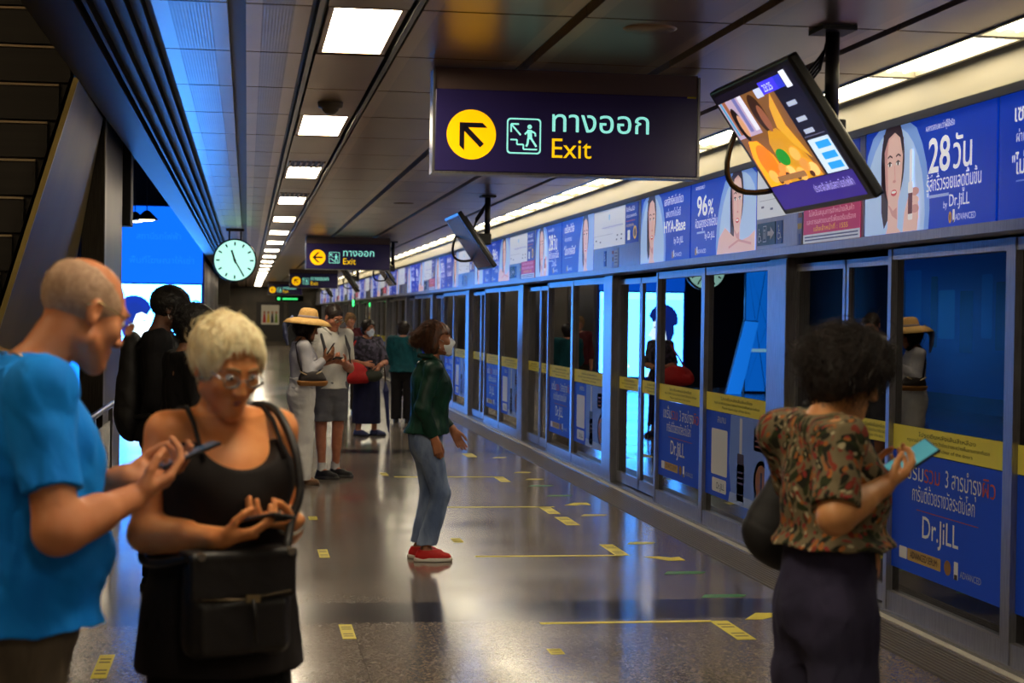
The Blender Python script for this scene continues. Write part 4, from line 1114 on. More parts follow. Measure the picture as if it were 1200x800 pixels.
        E_ = lambda x, y, z, rx, ry, rz, k_=.02, mo='u': S_.ell(Hd(x, y, z), V(rx, ry, rz) * hs, M, k_, mo)
        C_ = lambda a, b, ra, rb, k_=.012, mo='u': S_.cone(Hd(*a), Hd(*b), ra * hs, rb * hs, k_, mo)
        E_(0, -.014, .034, .076, .098, .086); E_(0, .036, -.030, .060, .058, .075, .03)
        C_((-.050 * jaw, .010, -.062), (0, .072, -.098), .022, .020, .03); C_((.050 * jaw, .010, -.062), (0, .072, -.098), .022, .020, .03)
        E_(0, .074, -.100, .022, .018, .017, .015)
        C_((-.034, .080, .028), (.034, .080, .028), .012, .012, .02)
        for q in (-1, 1): E_(q * .044, .062, -.022, .022, .022, .022, .02)
        for q in (-1, 1): E_(q * .031, .097, .010, .017, .014, .011, .012, 's')
        for q in (-1, 1): E_(q * .031, .077, .009, .0125, .0125, .0125, .003)
        C_((0, .090, .014), (0, .108 * nose, -.030), .008, .0125 * nose, .012)
        for q in (-1, 1): E_(q * .012, .100, -.034, .0085, .010, .0075, .008)
        C_((-.018, .088, -.062), (.018, .088, -.062), .0065, .0065, .008); C_((-.014, .088, -.073), (.014, .088, -.073), .0075, .0075, .008)
        C_((-.024, .093, -.0675), (.024, .093, -.0675), .0022, .0022, .003, 's')
        for q in (-1, 1):
            E_(q * .077, -.010, .000, .010, .018, .031, .006); E_(q * .086, -.004, .004, .007, .010, .018, .004, 's'); E_(q * .078, -.006, -.026, .008, .010, .010, .006)
        me = S_.mesh('person', s.res, [s.skin])
        o = bpy.data.objects.new('person', me); COL.objects.link(o); o.location = s.loc; o.rotation_euler = (0, 0, s.a)
        tag(o, s.label, 'person'); s.o = o; return o
    def part(s, name, me, label=None):
        o = bpy.data.objects.new(name, me); COL.objects.link(o); o.parent = s.o
        if label: o['label'] = label
        return o
    def sdf(s, name, S_, M, res=None, label=None): return s.part(name, S_.mesh(name, res or s.res, [M]), label)
    def eyes(s, iris=(50, 34, 24), brow=(60, 44, 34), lips=(150, 84, 76)):
        for q in (-1, 1):
            mb = MB(); c = s.H(q * .031, .0785, .009); r = .0128 * s.hs
            bm = bmesh.new(); bmesh.ops.create_uvsphere(bm, u_segments=16, v_segments=12, radius=r)
            Mx = Matrix(s.headM.tolist()).to_4x4(); 
            for v in bm.verts: v.co = Mx @ v.co + Vector(c)
            mb.bm(bm, mat((226, 220, 212), .25), True)
            f = s.headM @ V(0, 1, -.12); f = nrm(f)
            mb.tube([c + f * r * .80, c + f * r * 1.04], r * .48, mat(iris, .2), 14); s.part('eye', mb.mesh('eye'))
            b = MB(); b.tube([s.H(q * x, y, z) for x, y, z in ((.012, .098, .030), (.028, .096, .037), (.046, .082, .030))], .0035, mat(brow, .8), 6); s.part('eyebrow', b.mesh('eyebrow'))
        l = MB(); 
        for z, w_ in ((-.0625, .018), (-.0725, .016)): l.tube([s.H(x * w_, .094 - .006 * abs(x) ** 2, z + .002 * (1 - abs(x))) for x in (-1, -.5, 0, .5, 1)], .003, mat(lips, .4), 8, True, [.0015, .0035, .004, .0035, .0015])
        s.part('lips', l.mesh('lips'))
    def mask(s, c=(205, 214, 220)):
        S_ = Sdf(); hs, M = s.hs, s.headM
        S_.ell(s.H(0, .040, -.050), V(.066, .070, .062) * hs, M, .01); S_.cone(s.H(0, .09, .0), s.H(0, .112, -.030), .012, .017, .02); S_.ell(s.H(0, .07, -.10), V(.035, .03, .026) * hs, M, .02)
        S_.cut(s.H(0, 0, .004), M @ V(0, -.25, 1)); S_.cut(s.H(0, .036, 0), M @ V(0, -1, .18)); S_.noise(.0006, 300, 3, (3, 3, .5))
        o = s.sdf('face_mask', S_, mat(c, .75), .004)
        b = MB()
        for q in (-1, 1):
            b.tube([s.H(q * .060, .045, -.020), s.H(q * .078, .01, .006), s.H(q * .084, -.024, .012)], .0016, mat((225, 225, 225), .7), 6); b.tube([s.H(q * .060, .038, -.085), s.H(q * .076, .0, -.05), s.H(q * .084, -.024, .0)], .0016, mat((225, 225, 225), .7), 6)
        bo = bpy.data.objects.new('ear_loop', b.mesh('ear_loop')); COL.objects.link(bo); bo.parent = o
    def glasses(s, c=(190, 180, 150), drop=0.0):
        b = MB(); M_ = mat(c, .25, .8); dz = .006 - drop
        for q in (-1, 1):
            ring = [s.H(q * .034 + .024 * math.cos(t), .108 - .012 * abs(.024 * math.cos(t) + .01) * 30 * .1, dz + .016 * math.sin(t)) for t in np.linspace(0, 2 * PI, 20)]
            b.tube(ring, .0012, M_, 6, False)
            b.tube([s.H(q * .058, .104, dz + .006), s.H(q * .076, .06, dz + .010), s.H(q * .083, -.01, .022), s.H(q * .080, -.035, .004)], .0016, M_, 6)
        b.tube([s.H(-.010, .109, dz + .004), s.H(0, .112, dz + .008), s.H(.010, .109, dz + .004)], .0015, M_, 6)
        o = s.part('glasses', b.mesh('glasses'))
        l = MB()
        for q in (-1, 1):
            ring = [s.H(q * .034 + .0235 * math.cos(t), .1075, dz + .0155 * math.sin(t)) for t in np.linspace(0, 2 * PI, 20)[:-1]]; ctr = s.H(q * .034, .112, dz)
            l.add(ring + [ctr], [(i, (i + 1) % 19, 19) for i in range(19)], CLEAR, True)
        lo = bpy.data.objects.new('lens', l.mesh('lens')); COL.objects.link(lo); lo.parent = o
    # ---- hair
    def hair(s, style, M, n=1800, m=9, length=.12, r=.0016, seed=1, vol=.012, cap=True, **kw):
        hs, HM = s.hs, s.headM; c0 = V(0, -.014, .034); rad = V(.076, .098, .086)
        rng = np.random.default_rng(seed)
        if cap:
            S_ = Sdf(); S_.ell(s.H(*c0), (rad + vol) * hs, HM, 0)
            if style in ('bob', 'wavy', 'long'):
                S_.ell(s.H(0, -.045, -.03), V(.078 + vol, .062 + vol * .6, .085) * hs, HM, .03)
            S_.ell(s.H(0, .105 + kw.get('fy', 0), -.028 + kw.get('fz', 0)), V(.066, .075, .092) * hs, HM, .012, 's')
            if style in ('short', 'bald'): S_.cut(s.H(0, .0, kw.get('lz', -.03)), HM @ V(0, .35, -1))
            if style == 'bald': S_.ell(s.H(0, .02, .075), V(.062, .10, .07) * hs, HM, .012, 's')
            for q in (-1, 1):
                if style in ('short', 'bald'): S_.ell(s.H(q * .09, -.002, -.008), V(.022, .024, .038) * hs, HM, .006, 's')
            for q in (-1, 1):
                if style == 'wavy': S_.ell(s.H(q * .075, .052, -.03), V(.05, .050, .075) * hs, HM, .012, 's')
            S_.noise(.003 if style != 'bald' else .0008, 120, seed)
            cap_o = s.sdf('hair', S_, M, max(.004, s.res * .8))
        else: cap_o = None
        # roots on the scalp
        P = rng.normal(size=(n * 6, 3)); P /= np.linalg.norm(P, axis=1, keepdims=True)
        x, y, z = P.T; Q = c0 + P * rad
        keep = kw.get('region', lambda x, y, z: (y < .25 + .9 * z) & (z > -.55 + .5 * y) if style != 'short' else (y < .1 + 1.1 * z) & (z > -.62))(x, y, z)
        P, Q = P[keep][:n], Q[keep][:n]; N_ = len(P)
        grav = HM.T @ V(0, 0, -1)
        ln = length * (.7 + .6 * rng.random(N_)) * (kw.get('lenf', lambda P: 1.0)(P)); st = ln / (m - 1)
        dirn = P * kw.get('lift', .2) + kw.get('comb', lambda P: np.zeros_like(P))(P) + rng.normal(size=P.shape) * kw.get('rand', .2)
        dirn /= np.linalg.norm(dirn, axis=1, keepdims=True)
        pts = [Q + P * vol * .5]; g = kw.get('g', .35); curl = kw.get('curl', 0); ph = rng.random(N_) * 6.28; cf = kw.get('cf', 1.2)
        # clumped waves: nearby strands share a phase
        ph = ph * .25 + 9 * (Q @ np.array([31., 17., 23.])) * .12
        for j in range(m - 1):
            dirn = dirn + grav * g + (rng.normal(size=P.shape) * kw.get('jit', .05))
            if curl:
                t1 = np.cross(dirn, np.array([.3, .8, .5])); t1 /= np.linalg.norm(t1, axis=1, keepdims=True) + 1e-9; t2 = np.cross(dirn, t1)
                dirn = dirn + curl * (t1 * np.cos(ph + j * cf)[:, None] + t2 * np.sin(ph + j * cf)[:, None])
            nn = (pts[-1] - c0) / rad ** 2; nn /= np.linalg.norm(nn, axis=1, keepdims=True)
            dn = (dirn * nn).sum(1, keepdims=True); dirn = dirn - nn * np.maximum(dn, 0) * kw.get('flat', .8)
            dirn /= np.linalg.norm(dirn, axis=1, keepdims=True)
            q = pts[-1] + dirn * st[:, None]
            o = q - c0; e = np.sqrt(((o / (rad + vol * kw.get('shell', .9))) ** 2).sum(1)); ins = e < 1
            q[ins] = c0 + o[ins] / e[ins][:, None]
            o = q - V(0, -.03, -.07); e = np.sqrt(((o / V(.058, .055, .09)) ** 2).sum(1)); ins = e < 1; q[ins] = V(0, -.03, -.07) + o[ins] / e[ins][:, None]
            fz = (q[:, 1] > .05) & (np.abs(q[:, 0]) < .06) & (q[:, 2] < kw.get('fringe', .03)); q[fz, 1] = np.minimum(q[fz, 1], .05 + (q[fz, 1] - .05) * .3)
            if 'ymax' in kw: f2 = (q[:, 2] < .075) & (np.abs(q[:, 0]) < .1); q[f2, 1] = np.minimum(q[f2, 1], kw['ymax'] + .7 * np.maximum(q[f2, 2], 0))
            pts.append(q)
        PS = np.stack(pts, 1) * hs; PS = PS @ HM.T + s.J['head']
        me = tubes_np('hair_strands', PS, r, [M])
        if cap_o: o = bpy.data.objects.new('strands', me); COL.objects.link(o); o.parent = cap_o
        else: s.part('hair', me)
    # ---- clothes
    def shirt(s, name, M, z0, inf=.014, g=1.0, belly=0, bust=0, hip=1.0, lean=0.0, sleeve=.6, armg=1.0, flare=0.0, fold=.003, neckcut=.02, vneck=0.0, k=.03, e=2.0, seed=2, sinf=None):
        S_ = Sdf(); h = s.h; secs = s.torso_secs(inf, g, belly, bust, hip, lean)
        zs = [q[0] for q in secs]; new = [q for q in secs if q[0] > z0 + .01]
        lo = [np.interp(z0, zs, [q[i] for q in secs]) for i in range(6)]; lo[0] = z0; lo[3] += flare; lo[4] += flare; lo[5] += flare
        S_.loft([tuple(lo)] + new, .02, e=e)
        si = inf if sinf is None else sinf
        for sd in 'RL':
            S_.cone(V(s.J['neck'][0], s.J['neck'][1] - .012, s.J['neck'][2] - .02), s.J['s' + sd], .048 + inf * .6, .052 * (1 if s.sex == 'm' else .88) * armg + si, .04)
            if sleeve > 0: s.limb(S_, 0, sd, si, sleeve, True, armg, k)
        if fold: S_.noise(fold, 28, seed, (1, 1, 1.8)); S_.noise(fold * .5, 60, seed + 1, (1, 1, 1.5))
        n = s.J['neck']; S_.ell(V(n[0], n[1] + .035 + vneck * .4, n[2] + .035 - vneck), V(.072, .078, .05 + vneck * .6), None, .008, 's')
        if neckcut: S_.cut(V(0, 0, n[2] + neckcut), (0, -.25, 1), .01)
        return s.sdf(name, S_, M)
    def trousers(s, name, M, waist, ankle, rk=.075, ra=.07, g=1.0, hip=1.0, belly=0, lean=0.0, inf=.010, fold=.004, seed=5, rt_=.10, skirt=False):
        S_ = Sdf(); h = s.h; secs = s.torso_secs(inf, g, belly, 0, hip, lean); zs = [q[0] for q in secs]
        top = [np.interp(waist, zs, [q[i] for q in secs]) for i in range(6)]; top[0] = waist
        b0 = secs[0]; S_.loft([(.425 * h, b0[1], b0[2], b0[3] * .72, b0[4] * .62, b0[5] * .62)] + [q for q in secs if q[0] < waist - .01] + [tuple(top)], .02)
        for sd in 'RL':
            hp, kn, an = s.J['h' + sd], s.J['k' + sd], s.J['a' + sd]
            low = V(an[0], an[1], ankle - .03)
            S_.cone(hp + V(0, 0, -.01), hp + (kn - hp) * .5, rt_ * hip, (rt_ * hip + rk) / 2 * .98, .035); S_.cone(hp + (kn - hp) * .5, kn, (rt_ * hip + rk) / 2 * .98, rk, .02); S_.cone(kn, low, rk, ra, .02)
        S_.cut((0, 0, ankle), (0, 0, -1), .004)
        if fold: S_.noise(fold, 26, seed, (1, 1, 2.2)); S_.noise(fold * .5, 55, seed + 1, (1, 1, 1.2))
        return s.sdf(name, S_, M)
    def shoes(s, M, sole, name='shoe', high=.06, L=.0):
        f = s.k
        for sd in 'RL':
            an = s.J['a' + sd]; d = nrm(s.J['foot' + sd] * V(1, 1, 0)); b = V(an[0], an[1], 0)
            S_ = Sdf(); S_.cone(b - d * .035 + V(0, 0, .035), b + d * .07 + V(0, 0, .038), .036 * f, .042 * f, .02); S_.cone(b + d * .07 + V(0, 0, .034), b + d * (.155 * f) + V(0, 0, .028), .042 * f, .032 * f, .02)
            S_.cone(b + V(0, 0, .04) - d * .012, b + V(0, 0, high + .03) - d * .012, .042 * f, .041 * f, .02); S_.cone(b + V(0, 0, .07), b + d * .09 + V(0, 0, .045), .03, .025, .03)
            S_.cut((0, 0, high + .02), (0, 0, 1), .004); S_.cut((0, 0, .012), (0, 0, -1), .002)
            o = s.sdf(name, S_, M, .005)
            T_ = Sdf(); T_.cone(b - d * .04 + V(0, 0, .012), b + d * .07 + V(0, 0, .012), .040 * f, .047 * f, .02); T_.cone(b + d * .07 + V(0, 0, .012), b + d * (.165 * f) + V(0, 0, .014), .047 * f, .034 * f, .02)
            T_.cut((0, 0, .028), (0, 0, 1), .003); T_.cut((0, 0, .001), (0, 0, -1), .002)
            so = bpy.data.objects.new('sole', T_.mesh('sole', .005, [sole])); COL.objects.link(so); so.parent = o
def smooth(pts, n=6):
    P = [Vector(q) for q in pts]; P = [P[0] * 2 - P[1]] + P + [P[-1] * 2 - P[-2]]; out = []
    for i in range(1, len(P) - 2):
        a, b, c, d = P[i - 1:i + 3]
        for k in range(n):
            t = k / n; out.append(.5 * ((2 * b) + (c - a) * t + (2 * a - 5 * b + 4 * c - d) * t * t + (3 * b - a - 3 * c + d) * t ** 3))
    return out + [P[-2]]
def held_phone(label, c, d, n, w_=.075, l_=.155, screen=(70, 110, 150), e=.6, case=(18, 18, 20)):
    """slab centred at c, long axis d, screen looking along n"""
    d, n = Vector(d).normalized(), Vector(n); n = (n - d * n.dot(d)).normalized(); x = d.cross(n)
    t = obj('phone', None); t.matrix_world = Matrix((x, d, n)).transposed().to_4x4() @ Matrix.Identity(4); t.location = c
    tag(t, label, 'phone')
    b = MB(); b.box((-w_ / 2, -l_ / 2, -.0045), (w_ / 2, l_ / 2, .0045), mat(case, .35), .004); b.build('case', t)
    a = MB(); a.box((-w_ / 2 + .004, -l_ / 2 + .006, .0045), (w_ / 2 - .004, l_ / 2 - .006, .005), mat(screen, .15, 0, e)); a.build('phone_screen', t)
    a = MB(); a.box((-w_ / 2 + .008, l_ / 2 - .035, -.0065), (-w_ / 2 + .03, l_ / 2 - .012, -.0045), BLACK, .001); a.build('camera_bump', t)
    return t
def soft_bag(name, label, cat, S_, M, res=.006):
    o = obj(name, S_.mesh(name, res, [M])); return tag(o, label, cat)
# ------------------------------------------------------------------ the people
def recenter(o):
    n = len(o.data.vertices); a = np.empty(n * 3, np.float32); o.data.vertices.foreach_get('co', a); a = a.reshape(-1, 3)
    c = np.array([(a[:, 0].min() + a[:, 0].max()) / 2, (a[:, 1].min() + a[:, 1].max()) / 2, a[:, 2].min()]); o.data.vertices.foreach_set('co', (a - c).ravel()); o.location = c; o.data.update(); return c
def child(name, me, parent, origin=(0, 0, 0)):
    o = bpy.data.objects.new(name, me); COL.objects.link(o); o.parent = parent; o.location = [-v for v in origin]; return o
ROOTDIR = lambda a: (np.array([math.cos(math.radians(a)), math.sin(math.radians(a)), 0]), np.array([-math.sin(math.radians(a)), math.cos(math.radians(a)), 0]))

# 1 woman in the dark green blouse, centre
p = Person('person in dark green blouse, blue jeans and red shoes with white face mask, standing alone', (1.20, 11.45), -90, 1.58, skin_mat((150, 96, 66), (176, 116, 84)), 'f', .005)
p.set(neck=(0, .025, 1.335), head=(0, .072, 1.482), sR=(.155, .03, 1.285), sL=(-.155, .03, 1.285), eR=(.205, -.045, 1.03), wR=(.195, .045, .815), eL=(-.20, .06, 1.02), wL=(-.17, .21, .86),
      hR=(.085, 0, .82), hL=(-.085, 0, .82), kR=(.085, .10, .455), kL=(-.085, .045, .455), aR=(.085, .0, .075), aL=(-.085, -.03, .075), footR=(.05, 1, 0), footL=(-.05, 1, 0)).head(-6)
p.hand('R', (0, .25, -1), (-1, .1, 0), (.55, .8, .5), (.8, .3, .4), .02, world=False); p.hand('L', (0, .45, -.9), (1, .1, 0), (.3, .5, .3), (.8, .5, .3), .05, world=False)
p.body(.93, .01, .02, 1.0, .03, legg=.86); p.eyes(); p.mask((224, 228, 230))
p.shirt('blouse', cloth((18, 58, 46), (12, 42, 34), 12, .45), .855, .018, .97, .02, .02, 1.0, .035, 1.86, 1.02, .022, .006, .02, .03, seed=11, sinf=.010)
S_ = Sdf()
for q in (-1, 1): S_.chain([V(q * .055, -.045, 1.375), V(q * .062, .02, 1.375), V(q * .035, .085, 1.33), V(q * .012, .125, 1.27)], [.016, .018, .018, .010], .01)
p.sdf('collar', S_, cloth((18, 58, 46), (12, 42, 34), 12, .45), .004)
p.trousers('jeans', noisy('denim', (78, 96, 132), (134, 152, 184), 9, .85, 0, .2, (1, 1, .35), 6), .92, .115, .067, .060, .95, .96, .01, .0, .010, .006, 4, .092)
p.shoes(mat((196, 26, 24), .6), mat((210, 200, 190), .6))
HB = noisy('brown hair', (48, 26, 15), (104, 60, 33), 60, .45, 0, 0, (1, 1, .2), 3)
p.hair('wavy', HB, 2600, 10, .13, .0018, 3, .020, True, g=.2, curl=.42, cf=.8, rand=.2, flat=.35, ymax=.0, region=lambda x, y, z: (y < -.12 + .7 * z) & (z > -.5 + .3 * y), comb=lambda P: np.stack([P[:, 0] * .3, -1.1 + 0 * P[:, 1], .15 + 0 * P[:, 2]], 1))

# 2 woman in the straw hat
p = Person('person in wide straw sun hat, pale top and white trousers, holding up a phone', (.53, 16.6), -82, 1.63, skin_mat((146, 96, 68), (170, 114, 82)), 'f', .006)
p.set(head=(0, .055, 1.515), eR=(.20, .03, 1.09), wR=(.13, .20, 1.215), eL=(-.20, .05, 1.08), wL=(-.09, .23, 1.17)).head(18)
p.hand('R', (.4, .7, .55), (-.6, -.2, .7), (.5, .6, .4), (.5, .6, .5), .04, world=False); p.hand('L', (.35, .8, .4), (.5, -.2, .8), (.5, .6, .4), (.5, .6, .5), .04, world=False)
p.body(.95, .0, .02, 1.0, .0); p.eyes()
TOPM = cloth((208, 206, 212), (190, 190, 200), 10)
p.shirt('top', TOPM, .93, .016, .97, .0, .015, 1.0, .01, 1.9, 1.0, .01, .004, .02)
p.trousers('trousers', cloth((226, 224, 220), (210, 208, 208), 6), 1.03, .05, .095, .105, 1.0, 1.05, 0, 0, .016, .006, 8, .10)
p.shoes(mat((120, 84, 56), .7), mat((92, 66, 44), .7), 'sandal', .035)
HD = noisy('dark hair', (22, 14, 10), (44, 28, 20), 60, .45, 0, 0, (1, 1, .2), 3)
p.hair('long', HD, 1400, 10, .30, .002, 5, .012, True, g=.6, curl=.08, rand=.15, comb=lambda P: np.stack([P[:, 0] * .6, -.4 + 0 * P[:, 1], P[:, 2] * 0], 1))
STRAW = noisy('straw', (196, 152, 84), (220, 180, 110), 90, .8, 0, .4, (1, 1, 2), 2)
mb = MB(); hm = MB()
prof = [(.0, .135), (.05, .132), (.078, .118), (.092, .085), (.098, .045), (.103, .030)]; brim = [(.103, .030), (.15, .022), (.20, .002), (.235, -.03), (.238, -.026), (.20, .01), (.15, .03), (.10, .036)]
hm.lathe((0, 0, 0), prof, STRAW, 40); bo = MB().lathe((0, 0, 0), brim, STRAW, 48)
me = hm.mesh('sun_hat'); o = p.part('sun_hat', me); o.matrix_local = Matrix.Translation(p.H(0, -.02, .055)) @ Matrix(p.headM.tolist()).to_4x4() @ Matrix.Rotation(.22, 4, 'X')
child('brim', bo.mesh('brim'), o); child('hat_band', MB().lathe((0, 0, 0), [(.1005, .034), (.104, .036), (.101, .056), (.097, .058)], mat((150, 140, 150), .8), 40).mesh('hat_band'), o)
S_ = Sdf(); S_.chain([V(0, -.10, 1.60), V(.02, -.17, 1.53), V(.03, -.165, 1.44), V(.04, -.15, 1.36)], [.03, .045, .04, .02], .02, sq=(V(0, 1, 0), .5)); S_.noise(.004, 40, 2)
p.sdf('scarf', S_, cloth((120, 128, 160), (96, 104, 140)), .006)
held_phone('phone held up by the woman in the straw hat', (.795, 16.50, 1.305), (.5, -.1, .8), (-.85, .1, .5), screen=(90, 90, 110), e=.3)
S_ = Sdf(); S_.ell((.62, 16.38, 1.05), (.12, .045, .07), None, 0); S_.cone((.53, 16.38, 1.02), (.72, 16.38, 1.02), .04, .04, .02); S_.cut((0, 0, 1.10), (0, 0, 1)); S_.noise(.003, 40, 4)
b = soft_bag('shoulder_bag', 'dark shoulder bag with tan base hanging at the hat woman\'s hip', 'bag', S_, mat((44, 36, 34), .5)); c = recenter(b)
S_ = Sdf(); S_.cone((.52, 16.38, 1.0), (.73, 16.38, 1.0), .044, .044, .02); S_.cut((0, 0, 1.01), (0, 0, 1)); child('base', S_.mesh('base', .006, [mat((170, 116, 56), .55)]), b, c)
m_ = MB(); m_.tube([(.53, 16.38, 1.07), (.49, 16.42, 1.2), (.47, 16.47, 1.36), (.52, 16.55, 1.415), (.56, 16.66, 1.38), (.62, 16.72, 1.25)], .009, mat((50, 40, 36), .6)); child('strap', m_.mesh('strap'), b, c)
m_ = MB(); m_.tube([(.50 + .03 * i, 16.345, 1.10 - .04 * math.sin(i * PI / 7)) for i in range(8)], .006, mat((214, 190, 150), .3, .6)); child('chain', m_.mesh('chain'), b, c)

# 3 man in grey shorts
p = Person('person in white polo shirt and grey shorts with dark backpack straps, looking at a phone', (.83, 17.25), 205, 1.76, skin_mat((170, 108, 80), (190, 126, 96)), 'm', .006)
p.set(True, eR=(.575, 17.12, 1.12), wR=(.79, 16.95, 1.17), eL=(1.03, 17.30, 1.10), wL=(.955, 16.99, 1.165)).set(head=(0, .07, 1.615), footR=(-.45, .9, 0), footL=(-.55, .85, 0), aR=(.10, .05, .085), aL=(-.10, -.04, .085)).head(26, 8)
p.hand('R', (.8, -.5, .1), (.2, .1, 1), (.6, .7, .5), (.5, .5, .6), .03); p.hand('L', (-.5, -.8, .1), (-.2, .1, 1), (.6, .7, .5), (.5, .5, .6), .03)
p.body(1.0, .02); p.eyes(brow=(50, 34, 26)); p.glasses((30, 26, 26))
p.shirt('polo_shirt', cloth((196, 194, 186), (178, 178, 176), 9), .90, .016, 1.0, .02, 0, 1.0, .012, .75, 1.0, .018, .005, .02)
S_ = Sdf()
for q in (-1, 1): S_.chain([V(q * .06, -.05, 1.515), V(q * .075, .02, 1.51), V(q * .045, .10, 1.455)], [.014, .016, .012], .01)
p.sdf('collar', S_, cloth((196, 194, 186), (178, 178, 176), 9), .005)
p.trousers('shorts', cloth((104, 104, 110), (84, 84, 92), 6), .97, .575, .10, .115, 1.0, 1.0, .02, 0, .016, .004, 5, .105)
p.shoes(mat((22, 20, 22), .6), mat((60, 58, 58), .6), 'sneaker', .065)
S_ = Sdf()
for q in 'RL': a_ = p.J['a' + q]; S_.cone(a_ + V(0, 0, -.01), a_ + V(0, .0, .075), .043, .045, .01, cap=True)
p.sdf('socks', S_, cloth((206, 204, 204)), .006)
p.hair('short', HD, 1600, 5, .03, .0014, 8, .007, True, g=.1, rand=.3, comb=lambda P: np.stack([P[:, 0] * .2, .3 + 0 * P[:, 1], P[:, 2] * 0], 1), lz=-.045)
held_phone('phone in both hands of the man in grey shorts', (.88, 16.88, 1.205), (.3, -.9, .25), (.1, .3, 1), screen=(120, 110, 100), e=.25)
rt_, fw_ = ROOTDIR(205); base = np.array([.83, 17.25, 0])
def lw(x, y, z): return base + rt_ * x + fw_ * y + np.array([0, 0, z])
S_ = Sdf(); S_.cone(lw(0, -.21, .98), lw(0, -.20, 1.32), .13, .12, .03, sq=(fw_, .7)); S_.noise(.004, 30, 1)
b = soft_bag('backpack', 'dark backpack worn by the man in grey shorts', 'backpack', S_, mat((32, 30, 38), .7)); c = recenter(b)
for q in (-1, 1):
    m_ = MB(); m_.tube([lw(q * .10, -.13, 1.36), lw(q * .125, -.06, 1.475), lw(q * .13, .05, 1.44), lw(q * .135, .155, 1.30), lw(q * .16, .14, 1.12), lw(q * .19, .0, 1.02), lw(q * .13, -.13, 1.0)], .016, mat((30, 28, 36), .7)); child('strap', m_.mesh('strap'), b, c)

# 4 woman with the red bag
p = Person('person in dark patterned blouse and navy skirt with white face mask and red bag', (1.62, 23.2), 200, 1.57, skin_mat((170, 112, 84), (190, 130, 100)), 'f', .007)
p.set(True, eR=(1.38, 23.15, 1.0), wR=(1.57, 22.93, .985), eL=(1.86, 23.12, 1.0), wL=(1.76, 22.92, .96)).set(head=(0, .04, 1.46), footR=(-.5, .9, 0), footL=(-.6, .8, 0), aR=(.12, 0, .07), aL=(-.12, 0, .07)).head(4, 10)
p.hand('R', (.9, -.3, -.2), (.1, .9, -.2), (.5, .7, .4), world=True); p.hand('L', (-.3, -.5, -.8), (-.6, .6, -.1), (.8, .9, .6), (.6, .4, .5))
p.body(1.0, .02, .02); p.eyes(); p.mask((206, 220, 240))
p.shirt('blouse', noisy('dark print', (26, 24, 38), (80, 74, 96), 26, .8, 0, 0, (1, 1, 1), 3, 'voronoi'), .80, .02, 1.02, .03, .02, 1.0, .03, .95, 1.1, .02, .005, .025)
S_ = Sdf(); S_.loft([(.17, 0, 0, .205, .155), (.4, 0, 0, .195, .15), (.7, 0, 0, .185, .14), (.95, 0, 0, .165, .13)]); S_.noise(.008, 24, 7, (1, 1, 8)); p.sdf('skirt', S_, cloth((28, 30, 62), (20, 22, 48)))
p.shoes(mat((48, 56, 96), .6), mat((30, 32, 50), .6))
p.hair('bob', HD, 1200, 8, .13, .002, 12, .016, True, g=.4, comb=lambda P: np.stack([P[:, 0] * .6, -.3 + 0 * P[:, 1], P[:, 2] * 0], 1))
RED = noisy('red fabric', (196, 20, 24), (160, 12, 18), 6, .7, 0, .1)
S_ = Sdf(); S_.ell((1.40, 22.92, .86), (.215, .08, .145), None, 0); S_.cone((1.24, 22.92, .82), (1.58, 22.92, .80), .085, .075, .03); S_.noise(.006, 24, 3)
b = soft_bag('handbag', 'large red bag on the arm of the masked woman in the dark blouse', 'bag', S_, RED); c = recenter(b)
m_ = MB(); m_.tube([(1.28, 22.93, .95), (1.36, 23.0, 1.12), (1.47, 23.1, 1.31), (1.49, 23.24, 1.32), (1.46, 23.28, 1.1)], .013, RED); child('strap', m_.mesh('strap'), b, c)
S_ = Sdf(); S_.ell((1.68, 22.90, .83), (.13, .06, .085), None, 0); S_.noise(.005, 30, 5); b = soft_bag('pouch', 'small dark olive pouch held in front of the navy skirt', 'bag', S_, mat((40, 44, 34), .7)); recenter(b)
t = thing('umbrella', 'folded navy umbrella standing on the floor beside the navy skirt', 'umbrella', (1.90, 22.86, 0))
S_ = Sdf(); S_.chain([V(0, 0, .06), V(-.012, 0, .2), V(-.045, .005, .62), V(-.055, .006, .74)], [.008, .02, .038, .014], .02); S_.noise(.003, 60, 2, (1, 1, 8)); child('canopy', S_.mesh('canopy', .005, [mat((26, 34, 84), .6)]), t)
MB().tube([(.004, 0, .0), (0, 0, .08)], .005, STEEL).build('tip', t); MB().tube([(-.053, .006, .72), (-.068, .008, .93), (-.07, .008, .985)], .011, mat((60, 40, 30), .5)).build('handle', t)

# 5 woman in teal
p = Person('person in teal top and black trousers seen from behind, beyond the green blouse', (2.36, 26.0), -15, 1.54, skin_mat((160, 106, 80), (180, 124, 96)), 'f', .008)
p.set(eR=(.23, .06, .98), wR=(.12, .2, .96), eL=(-.23, .06, .98), wL=(-.1, .2, .96)); p.body(.94); p.eyes()
p.shirt('jacket', cloth((14, 76, 84), (10, 58, 66)), .78, .03, 1.0, .02, 0, 1.0, .03, 1.9, 1.2, .025, .008, .03, k=.05)
p.trousers('trousers', cloth((20, 18, 20)), .92, .06, .085, .08); p.shoes(BLACK, BLACK)
p.hair('bob', HD, 900, 7, .10, .0022, 21, .018, True, g=.4)

